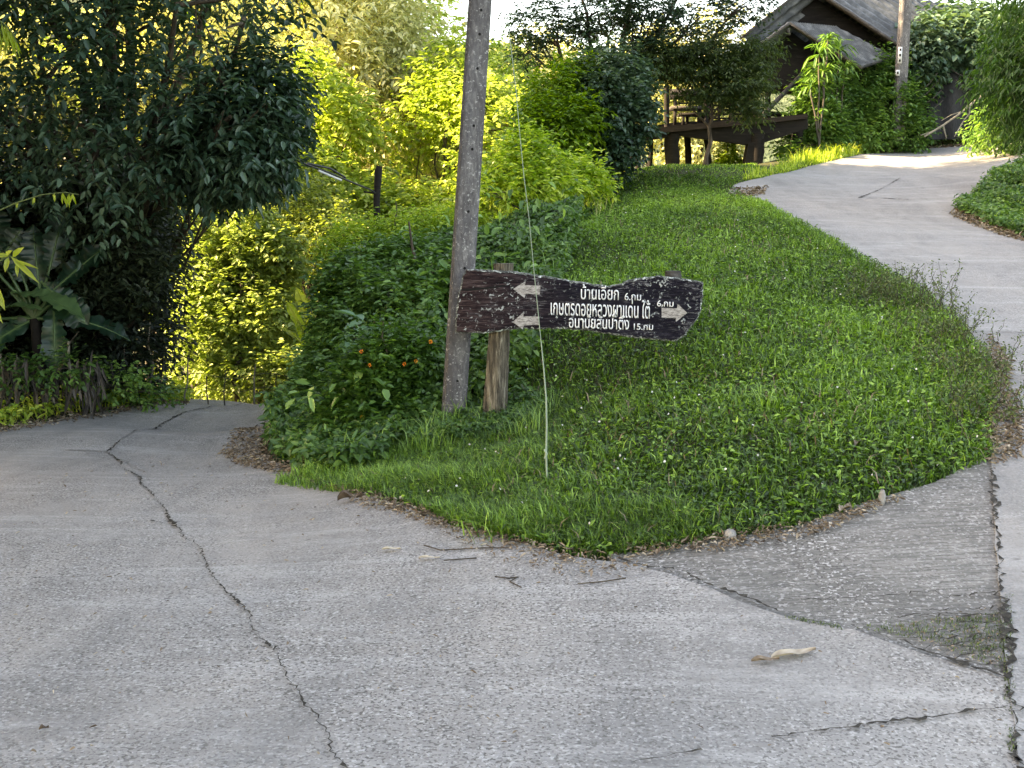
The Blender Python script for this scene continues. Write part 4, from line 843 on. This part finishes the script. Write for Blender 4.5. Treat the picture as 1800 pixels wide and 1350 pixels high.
curled('dry_leaf', 'dark rotten leaf clump beside the grass edge', 'leaf', 615, 886, .16, .10, .2, M['dry'], .05, .05)
curled('dry_leaf', 'broad grey fallen leaf leaning on the lower lawn', 'leaf', 1508, 785, .20, .05, 1.1, M['dry'], .6, .02)
curled('dry_leaf', 'crumpled brown leaf on the lawn tip above the concrete', 'leaf', 1160, 935, .20, .05, .3, M['dry'], .35, .02)
curled('dry_leaf', 'grey fallen leaf on the joint of lawn and apron', 'leaf', 1485, 902, .14, .05, .9, M['dry'], .6, .02)
curled('dry_leaf', 'dark scrap of leaf on the near concrete at lower left', 'leaf', 78, 1294, .03, .02, .3, M['dry'], .0, .012)
for lab, pts in (('dark forked twig lying right of centre on the concrete', [(870,1021),(895,1024),(910,1022),(896,1030),(916,1040)]), ('long thin dry twig near the litter edge', [(745,965),(775,974),(850,970),(900,970)]), ('thin straw lying below the lawn tip', [(1015,1034),(1060,1030),(1100,1024)]), ('short straight twig beside the white leaf', [(780,992),(838,988)])):
    q = ground([p_[0] for p_ in pts], [p_[1] for p_ in pts]); mb = MB(); mb.tube(np.column_stack([q, H(q[:,0], q[:,1])+.022]), .0035, 5); tag(mb.build('twig', M['bark']), lab, 'twig')
def stone(label, px, py, s_, mat):
    g_ = gp(px, py); mb = MB(); V = []; n1, n2 = 7, 10
    for i in range(n1+1):
        for j in range(n2):
            th_ = math.pi*i/n1; ph = 2*math.pi*j/n2; k_ = 1+random.uniform(-.18,.18); V.append((g_.x+s_[0]*k_*math.sin(th_)*math.cos(ph), g_.y+s_[1]*k_*math.sin(th_)*math.sin(ph), g_.z+s_[2]*.7+s_[2]*k_*math.cos(th_)))
    mb.add(V, [[i*n2+j, i*n2+(j+1)%n2, (i+1)*n2+(j+1)%n2, (i+1)*n2+j] for i in range(n1) for j in range(n2)]); tag(mb.build('stone', mat), label, 'stone')
stone('small pale block of concrete at the tip of the lawn', 1283, 950, (.035,.03,.035), M['patch'])
stone('little grey stone at the apron edge beside a weed', 1550, 888, (.02,.02,.05), M['patch'])
stone('small dark stone among the litter left of the bank', 640, 874, (.05,.03,.02), M['crack'])

# ------------------------------------------------------------------ trees around the house
tree('dark_shrub_tree', 'dense dark bush tree with heart shaped leaves left of the platform', (at(1070,300,18.5).x, 18.5),
     [E(1060,170,18.3,.62),E(1090,210,18.2,.55),E(1040,230,18.4,.55),E(1075,130,18.8,.50),E(1100,160,18.6,.45),E(1060,265,18.0,.5),E(1010,200,18.6,.45)],
     dk, 2600, 7, .10, .065, trunk_r=.08, droop=.35, tl=.3, gap=.15, gf=3, seed=51, fork=.4, tint=.5)
tree('green_shrub_tree', 'mid green sunlit shrub tree between the crest bush and the dark one', (at(985,320,17.5).x, 17.5),
     [E(980,170,18,.42),E(1010,150,18.3,.38),E(950,220,17.6,.42),E(985,240,17.4,.42),E(930,260,17.2,.3),E(1020,210,17.6,.35)],
     leafmat('fresh_green_leaves', (.03,.085,.008), (.085,.18,.015), (.22,.33,.03), .42, .45), 1500, 7, .10, .05, trunk_r=.05, droop=.35, tl=.3, gap=.2, gf=3, seed=52, fork=.4)
tree('canopy_tree', 'open crowned dark tree silhouetted against the sky', (at(1050,300,20).x, 20),
     [E(1050,20,20,(1.0,.8,.38)),E(960,40,20,(.70,.6,.36)),E(1140,10,20,(.85,.7,.38)),E(1080,80,20.3,(.8,.7,.32)),E(930,90,20,(.33,.4,.27)),E(1230,30,20.3,(.75,.7,.36)),E(1000,-70,20,(1.4,1.1,.5)),E(1180,80,20.4,(.75,.7,.28)),E(1250,-70,20.3,(1.1,.9,.45)),E(1310,10,20.2,(.45,.5,.25))],
     dk, 4600, 7, .085, .042, trunk_r=.11, droop=.15, tl=.35, gap=.45, gf=4.2, seed=53, fork=.45, flat=.35, tint=.35)
tree('feathery_tree', 'feathery layered tree with drooping olive sprays over the platform', (at(1240,300,20).x, 20.0),
     [E(1180,100,20,(.60,.45,.12)),E(1160,125,19.8,(.50,.4,.09)),E(1250,90,20,(.6,.45,.14)),E(1300,118,20,(.5,.4,.12)),E(1240,130,19.9,(.5,.4,.11)),E(1310,150,19.8,(.42,.4,.11)),E(1270,165,19.8,(.42,.35,.09)),E(1315,185,19.7,(.26,.3,.08)),E(1335,85,20.2,(.30,.35,.10)),E(1220,165,19.8,(.2,.2,.06)),E(1325,205,19.8,(.16,.2,.05))],
     leafmat('feather_leaves', (.012,.030,.008), (.035,.065,.015), (.11,.16,.04), .3, .5), 2300, 9, .085, .028, trunk_r=.045, droop=.5, tl=.36, gap=.28, gf=3.2, seed=54, fork=.5, flat=.4)
tree('shrub', 'dark shrub beside the terrace under the small gable', (at(1440,270,23.4).x, 23.4),
     [E(1430,205,23.4,.45),E(1460,235,23.4,.40),E(1400,250,23.4,.28),E(1480,190,24,.45),E(1465,150,23.8,.35),E(1430,160,23.3,.3),E(1385,278,22.6,.22)], M['weed'], 1900, 7, .11, .05, trunk_r=.03, gap=.15, gf=3, tl=.3, seed=55, cat='shrub', fork=.2, group='shrubs in front of the house')
tree('shrub', 'dark green shrub around the foot of the small pole', (at(1550,270,24.0).x, 24.0),
     [E(1540,140,24.6,.55),E(1560,190,24.3,.62),E(1510,190,24.6,.5),E(1590,160,24.8,.5),E(1530,235,24.0,.45),E(1600,225,24.2,.45)], M['weed'], 2600, 7, .10, .05, trunk_r=.04, gap=.15, gf=3, tl=.3, seed=56, cat='shrub', fork=.2, group='shrubs in front of the house')
tree('vine_thicket', 'broad leaved vine thicket over the net right of the small pole', (at(1660,270,25.5).x, 25.5),
     [E(1640,95,25.2,.65),E(1700,100,25.2,.7),E(1670,70,26,.6),E(1750,105,25.2,.65),E(1610,120,25.0,.4),E(1740,60,26,.5)], M['darkleaf'], 3200, 7, .17, .11, trunk_r=.07, gap=.15, gf=2, tl=.5, seed=57, cat='vine', fork=.4, tint=.62, droop=.5)
tree('bamboo_clump', 'mid green bamboo drooping over the right edge of the picture', (at(1830,300,15).x, 15.0),
     [E(1815,40,15.2,(.45,.6,.5)),E(1815,120,15,(.50,.6,.4)),E(1795,165,15,(.42,.6,.25)),E(1860,100,15,(.6,.7,.7)),E(1850,200,14.8,(.45,.5,.3)),E(1775,120,15.4,(.28,.4,.22)),E(1870,-60,15.2,(.8,.9,.7))],
     leafmat('bamboo_leaves', (.015,.050,.010), (.045,.115,.022), (.12,.23,.05), .4, .45), 3000, 8, .115, .026, trunk_r=.05, droop=.75, tl=.45, gap=.36, gf=3.4, seed=58, cat='bamboo', fork=.4)
tree('shrub', 'low dark bush closing the bend at the right edge', (at(1790,265,21).x, 21.0),
     [E(1790,215,21,.55),E(1740,225,22,.4),E(1830,180,21,.7)], M['weed'], 1500, 7, .10, .045, trunk_r=.03, gap=.2, gf=3, tl=.3, seed=59, cat='shrub', fork=.2, group='shrubs in front of the house')
# strap-leaved dracaena
def dracaena(label, px, base_py, heads, y):
    g_ = at(px, base_py, y); t_ = thing('dracaena', label, 'plant', g_, 'strap leaved plants by the house')
    lf = MB()
    for hx_, hy_, Lh in heads:
        top_ = at(hx_, hy_, y); st = MB(); st.tube(bend_line(g_, top_, 7, .03), np.linspace(.024,.014,7), 6); st.build('stem', M['stake'], t_); k = 40
        for i in range(k):
            az = random.random()*6.28; el = random.uniform(-.5,1.1); d_ = np.array([[math.cos(az)*math.cos(el), math.sin(az)*math.cos(el), math.sin(el)]])
            B_ = np.array([tuple(top_)]); l_ = Lh*random.uniform(.7,1.1); m1 = B_+d_*l_*.5
            lf.leaves(B_, d_, np.array([[0,0,1.]])+d_*.01, l_*.62, .045, random.uniform(.2,.9), .2, 0); d2 = d_+np.array([[0,0,-.9]]); lf.leaves(m1, d2, np.array([[0,0,1.]])+d_, l_*.55, .04, random.uniform(.2,.8), .2, .1)
    lf.build('leaves', M['weed'], t_)
dracaena('tall strap leaved dracaena in front of the small gable', 1440, 262, [(1440,95,.55),(1448,125,.5),(1425,150,.4),(1455,70,.3)], 22.8)
dracaena('second strap leaved plant leaning right under the grey roof', 1470, 255, [(1475,85,.5),(1462,140,.4),(1485,120,.4)], 23.4)

# ------------------------------------------------------------------ wooden terrace with bench
def poly_prism(mb, pts, y0, y1, mat=0):
    A = [at(x, y, y0) for x, y in pts]; B_ = [Vector((p_.x, y1, p_.z)) for p_ in A]; k = len(pts)
    r = delaunay_2d_cdt([Vector((p_.x, p_.z)) for p_ in A], [], [list(range(k))], 1, 1e-7)
    mb.add([(v[0], y0, v[1]) for v in r[0]], tris=[list(f) for f in r[2]], mat=mat); mb.add([(v[0], y1, v[1]) for v in r[0]], tris=[list(f)[::-1] for f in r[2]], mat=mat)
    mb.add([tuple(p_) for p_ in A+B_], [[i, (i+1)%k, k+(i+1)%k, k+i] for i in range(k)], mat=mat)
yt = 22.0
ter = thing('wooden_terrace', 'dark timber terrace on thick posts in front of the house', 'terrace', at(1250,300,yt))
mb = MB()
for k_ in range(9):
    y0 = yt+k_*.32; sh = k_*4
    poly_prism(mb, [(1104+k_*2,236-k_*1.2),(1180,222-k_*.8),(1260,214-k_*.4),(1340,208),(1420,200),(1420,208),(1340,217),(1260,224),(1180,232),(1110+k_*2,243-k_*1.2)], y0, y0+.29)
mb.build('deck', M['darkwood'], ter)
mb = MB(); poly_prism(mb, [(1108,243),(1180,233),(1260,225),(1340,218),(1420,209),(1420,226),(1345,250),(1318,255),(1312,254),(1196,238),(1110,250)], yt+.1, yt+.3); poly_prism(mb, [(1108,243),(1180,233),(1260,225),(1330,219),(1325,240),(1196,238)], yt+1.6, yt+1.8); mb.build('beam', M['darkwood'], ter)
def wobpost(px0, py0, px1, py1, y, r_, nm='post', mat=None):
    a_ = at(px0, py0, y); a_.z = min(a_.z, Hf(a_.x, y))-.1; mb = MB(); mb.tube(bend_line(a_, at(px1, py1, y), 6, .03), [r_*1.08, r_, r_*.95, r_*1.03, r_, r_*1.05], 9); mb.build(nm, mat or M['darkwood'], ter, smooth=True)
wobpost(1183,304,1183,235,yt+.2,.15); wobpost(1326,308,1330,235,yt+.2,.17); wobpost(1119,300,1124,242,yt+.2,.055); wobpost(1143,300,1144,240,yt+.6,.05); wobpost(1212,300,1208,236,yt+1.8,.07); wobpost(1400,300,1400,215,yt+1.0,.12); wobpost(1112,300,1110,245,yt+1.2,.04)
mb = MB(); poly_prism(mb, [(1316,252),(1345,243),(1343,262),(1339,290),(1332,306),(1310,308),(1311,280)], yt+.05, yt+.35); mb.build('root_post', M['darkwood'], ter)
# tall terrace stanchions (the leaning trunk-like supports)
wobpost(1183,222,1172,150,yt+.4,.055); wobpost(1247,218,1241,120,yt+.5,.05); wobpost(1330,214,1322,120,yt+.8,.07); wobpost(1290,215,1288,150,yt+2.0,.05)
def T_(name, label, cat, c, group=None): return thing(name, label, cat, c, group)
bn = T_('bench', 'rough timber bench with board back standing on the terrace', 'bench', at(1215,216,yt+1.1))
def bx(parent, nm, x0, y0, x1, y1, ya, yb_, mat=None):
    a_ = at(x0, y1, ya); b_ = at(x1, y0, ya); mb = MB(); mb.box(((a_.x+b_.x)/2, (ya+yb_)/2, (a_.z+b_.z)/2), (abs(b_.x-a_.x), abs(yb_-ya), abs(b_.z-a_.z))); mb.build(nm, mat or M['darkwood'], parent)
bx(bn,'backrest',1178,156,1236,175,yt+1.3,yt+1.36,M['greywood']); bx(bn,'seat',1180,186,1238,191,yt+.8,yt+1.3,M['greywood']); bx(bn,'leg',1184,191,1190,219,yt+.85,yt+.93); bx(bn,'leg',1226,191,1232,219,yt+.85,yt+.93); bx(bn,'leg',1184,160,1190,217,yt+1.27,yt+1.35); bx(bn,'leg',1228,160,1234,217,yt+1.27,yt+1.35); bx(bn,'slat',1190,180,1230,183,yt+1.31,yt+1.35)
tb = T_('table', 'low dark timber table beside the bench on the terrace', 'table', at(1215,215,yt+.5))
bx(tb,'table_top',1196,198,1246,202,yt+.3,yt+.75); bx(tb,'leg',1199,202,1204,219,yt+.32,yt+.4); bx(tb,'leg',1238,202,1243,217,yt+.32,yt+.4); bx(tb,'leg',1206,202,1211,217,yt+.64,yt+.72); bx(tb,'leg',1232,202,1237,216,yt+.64,yt+.72)
rl = T_('railing', 'slatted dark railing panel at the back of the terrace', 'railing', at(1275,213,yt+2.2))
for k_ in range(5): bx(rl,'slat',1245,176+k_*7.6,1318,179.2+k_*7.6,yt+2.2,yt+2.24)
bx(rl,'upright',1262,170,1267,214,yt+2.15,yt+2.2); bx(rl,'upright',1281,170,1287,213,yt+2.15,yt+2.2); bx(rl,'upright',1310,170,1318,212,yt+2.15,yt+2.2); bx(rl,'upright',1245,172,1249,214,yt+2.15,yt+2.2)

# ------------------------------------------------------------------ house
yh = 25.0
hs = thing('house', 'old dark timber house with big gable and weathered corrugated roofs', 'house', at(1450,240,yh))
def roof_sheet(name, ridge_f, eave_f, ridge_b, eave_b, waves, amp=.045):
    """corrugated slope between a front rake (ridge->eave) and a back rake; corrugations run ridge->eave"""
    rf, ef, rb, eb = map(lambda v: np.array(tuple(v)), (ridge_f, eave_f, ridge_b, eave_b)); nu = waves*6; nv = 10
    nrm = np.cross(rb-rf, ef-rf); nrm /= np.linalg.norm(nrm); nrm *= np.sign(nrm[2]) or 1; V = []
    for i in range(nu+1):
        u = i/nu
        for j in range(nv+1):
            v = j/nv; p_ = (rf*(1-u)+rb*u)*(1-v)+(ef*(1-u)+eb*u)*v; step = -.035*((v*5) % 1)
            V.append(p_+nrm*(amp*math.sin(u*waves*2*math.pi)+step))
    V = np.array(V); nn_ = len(V); Q = [[i*(nv+1)+j, (i+1)*(nv+1)+j, (i+1)*(nv+1)+j+1, i*(nv+1)+j+1] for i in range(nu) for j in range(nv)]
    mb = MB(); mb.add(V, Q); mb.add(V-nrm*.03, Q); return mb.build(name, M['roof'], hs)
# main roof: front gable plane at yh, ridge runs back and to the right
ap = at(1417,-27,yh); eL = at(1300,66,yh-.2); eR = at(1592,88,yh-.2); back = Vector((10.0, 6.5, .3))
roof_sheet('roof', ap, eR, ap+back, eR+back, 34); roof_sheet('roof', ap, eL, ap+back, eL+back, 34)
for a_, b_ in ((ap, eL), (ap, eR)):
    mb = MB(); o_ = Vector((0,-.06,-.03)); mb.beam(a_+o_, b_+o_, .05, .16, up=(0,1,0), mid=6, wob=.006); mb.build('bargeboard', M['greywood'], hs)
# small front gable
yg2 = 23.6
ap2 = at(1386,40,yg2); e2L = at(1326,84,yg2-.1); e2R = at(1512,118,yg2-.1); b2 = Vector((1.3, 2.0, .25))
roof_sheet('porch_roof', ap2, e2R, at(1470,48,yg2+1.2), at(1572,100,yg2+1.0), 20); roof_sheet('porch_roof', ap2, e2L, ap2+b2, e2L+b2, 12)
for a_, b_ in ((ap2, e2L), (ap2, e2R)):
    mb = MB(); o_ = Vector((0,-.06,-.03)); mb.beam(a_+o_, b_+o_, .05, .13, up=(0,1,0), mid=5, wob=.005); mb.build('bargeboard', M['greywood'], hs)
mb = MB(); mb.beam(at(1386,50,yg2-.1), at(1387,62,yg2-.1), .05, .05); mb.build('finial', M['greywood'], hs)
# dark walls; near-black sheets also stand for the shaded interior
mb = MB(); poly_prism(mb, [(1310,72),(1417,-14),(1575,88),(1575,150),(1310,150)], yh+.35, yh+.45); mb.build('gable_wall', M['darkwood'], hs)
mb = MB(); poly_prism(mb, [(1338,86),(1386,52),(1436,90),(1500,122),(1500,150),(1338,150)], yg2+.5, yg2+.6); mb.build('porch_gable', M['darkwood'], hs)
mb = MB(); poly_prism(mb, [(1330,120),(1560,120),(1560,160),(1405,168),(1330,158)], yh+.2, yh+.3); poly_prism(mb, [(1452,150),(1640,150),(1640,250),(1452,250)], yh+.6, yh+.7); poly_prism(mb, [(1560,90),(1640,120),(1640,200),(1560,200)], yh+.65, yh+.75); mb.build('wall', M['darkwood'], hs)
for px_ in (1350,1405,1452,1515): 
    mb = MB(); mb.beam(at(px_, 212, yg2+.8), at(px_, 90, yg2+.8), .10, .10, up=(0,1,0), mid=3, wob=.01); mb.build('post', M['darkwood'], hs)
mb = MB(); mb.beam(at(1338,206,yg2-.3), at(1412,128,yg2+.4), .09, .10, up=(0,1,0), mid=4, wob=.008); mb.build('brace', M['greywood'], hs)
mb = MB(); mb.beam(at(1330,198,yg2+.9), at(1470,210,yg2+1.1), .3, .08, up=(0,0,1)); mb.build('floor_beam', M['darkwood'], hs)

# ------------------------------------------------------------------ net fence on the right and dead branch
nf = thing('net_fence', 'sagging black shade net draped over poles right of the house', 'net', at(1670,245,24.8))
mb = MB(); nu, nv = 30, 16; V = []
for i in range(nu+1):
    for j in range(nv+1):
        u = i/nu; v = j/nv; xx = 1590+u*190; topy = 118+60*max(0, (u-.42))**1.2*1.6+22*max(0, .42-u)*2; botp = 245
        py_ = topy+(botp-topy)*v; yy = 24.9+.25*math.sin(u*9+v*2)+.18*math.sin(u*23)*v-(.35*v); V.append(tuple(at(xx, py_, yy)))
mb.add(V, [[i*(nv+1)+j, (i+1)*(nv+1)+j, (i+1)*(nv+1)+j+1, i*(nv+1)+j+1] for i in range(nu) for j in range(nv)]); mb.build('net', M['net'], nf, smooth=True)
for k_, (a_, b_, s_) in enumerate((((1600,158),(1648,128),12),((1592,172),(1650,140),14),((1605,185),(1655,158),8),((1600,205),(1658,176),8),((1672,122),(1710,138),3),((1680,140),(1708,158),3))):
    mb = MB(); pl = [at(a_[0]+(b_[0]-a_[0])*t, a_[1]+(b_[1]-a_[1])*t+s_*math.sin(t*math.pi), 24.3) for t in np.linspace(0,1,8)]; mb.tube(pl, .009, 4); mb.build('seam_cord', M['greywood'], nf)
mb = MB(); mb.beam(at(1660,250,24.95), at(1662,112,24.95), .07, .07, up=(0,1,0)); mb.build('pole', M['darkwood'], nf)
br = thing('dead_branch', 'pale bare branch propped from the verge up into the right bamboo', 'branch', at(1655,238,20.5))
mb = MB()
for pl, r0, r1 in (([(1625,240),(1652,224),(1680,205),(1706,184),(1730,165),(1757,148)], .018, .026), ([(1658,220),(1661,232),(1664,243)], .014, .010), ([(1705,185),(1704,200),(1694,212),(1678,240)], .014, .009), ([(1650,225),(1635,232),(1618,238)], .010, .006), ([(1690,196),(1672,202),(1655,212)], .008, .005), ([(1757,148),(1785,132)], .02, .012)):
    mb.tube([at(x, y, 20.5) for x, y in pl], np.linspace(r0, r1, len(pl)), 6)
mb.build('branch', M['palebark'], br, smooth=True)
tree('shrub', 'yellow green shrub glowing under the terrace', (at(1278,300,23.5).x, 23.5), [E(1280,270,23.5,(.22,.2,.22)),E(1290,290,23.4,(.2,.2,.16)),E(1265,292,23.4,(.15,.2,.12))], lm, 420, 6, .06, .04, trunk_r=.01, gap=.1, gf=4, tl=.12, seed=61, cat='shrub', tint=.7)

# ------------------------------------------------------------------ unseen trees added beyond the frame to shade the crossing and the house
shade = [((-9.5,10.5),[((-9.0,9.5,4.0),(2.6,3,3.0)),((-9.0,10.0,8.5),(3,3,2.6)),((-8.0,11.5,6.5),(2,2,2.4)),((-8.8,12.6,1.6),(2.0,1.9,2.6)),((-9.2,10.5,1.0),(2.4,2.0,2.4))],'unseen tall shade tree added just beyond the left edge of the picture'),
         ((-9.5,5),[((-8.5,5,3.5),(2.6,3,3.0)),((-9,6,7.5),(3,3,2.6)),((-9.5,3,7),(3,3,2.6))],'unseen tree added to shade the near concrete from the left'),
         ((-8.5,0.5),[((-8,0,3.5),(3,3,3.0)),((-9,1,7.5),(3,3,2.6))],'unseen tree added left of the camera to shade the road'),
         ((-9.0,15),[((-8.0,14.5,9.0),(3.0,2.0,2.0)),((-10,13.5,12),(3,2.4,2.2)),((-7.0,13.0,7.0),(1.8,1.5,1.6))],'unseen high crown added above the dark tree to shade the lawn'),
         ((-9.5,19.5),[((-8.5,17.2,9.8),(2.8,1.9,2.0)),((-9.5,17.2,12.5),(2.4,1.9,1.8))],'unseen taller crown added behind the bananas to shade the far lawn'),
         ((-14,24.2),[((-9,24.1,12.6),(3.2,1.15,2.0)),((-11.5,24.2,14.2),(3,1.2,2.2)),((-7,24.3,11.6),(1.6,1.0,1.2)),((-9.5,25.0,10.8),(2.6,1.0,1.4))],'unseen tallest tree added far out left to shade the house and shrubs')]
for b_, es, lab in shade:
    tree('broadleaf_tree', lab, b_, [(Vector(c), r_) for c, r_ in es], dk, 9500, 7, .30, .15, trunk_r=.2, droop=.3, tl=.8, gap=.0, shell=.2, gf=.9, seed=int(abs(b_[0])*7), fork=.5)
print('SCENE BUILT', len(bpy.data.objects), 'polys', sum(len(o.data.polygons) for o in bpy.data.objects if o.type == 'MESH'))
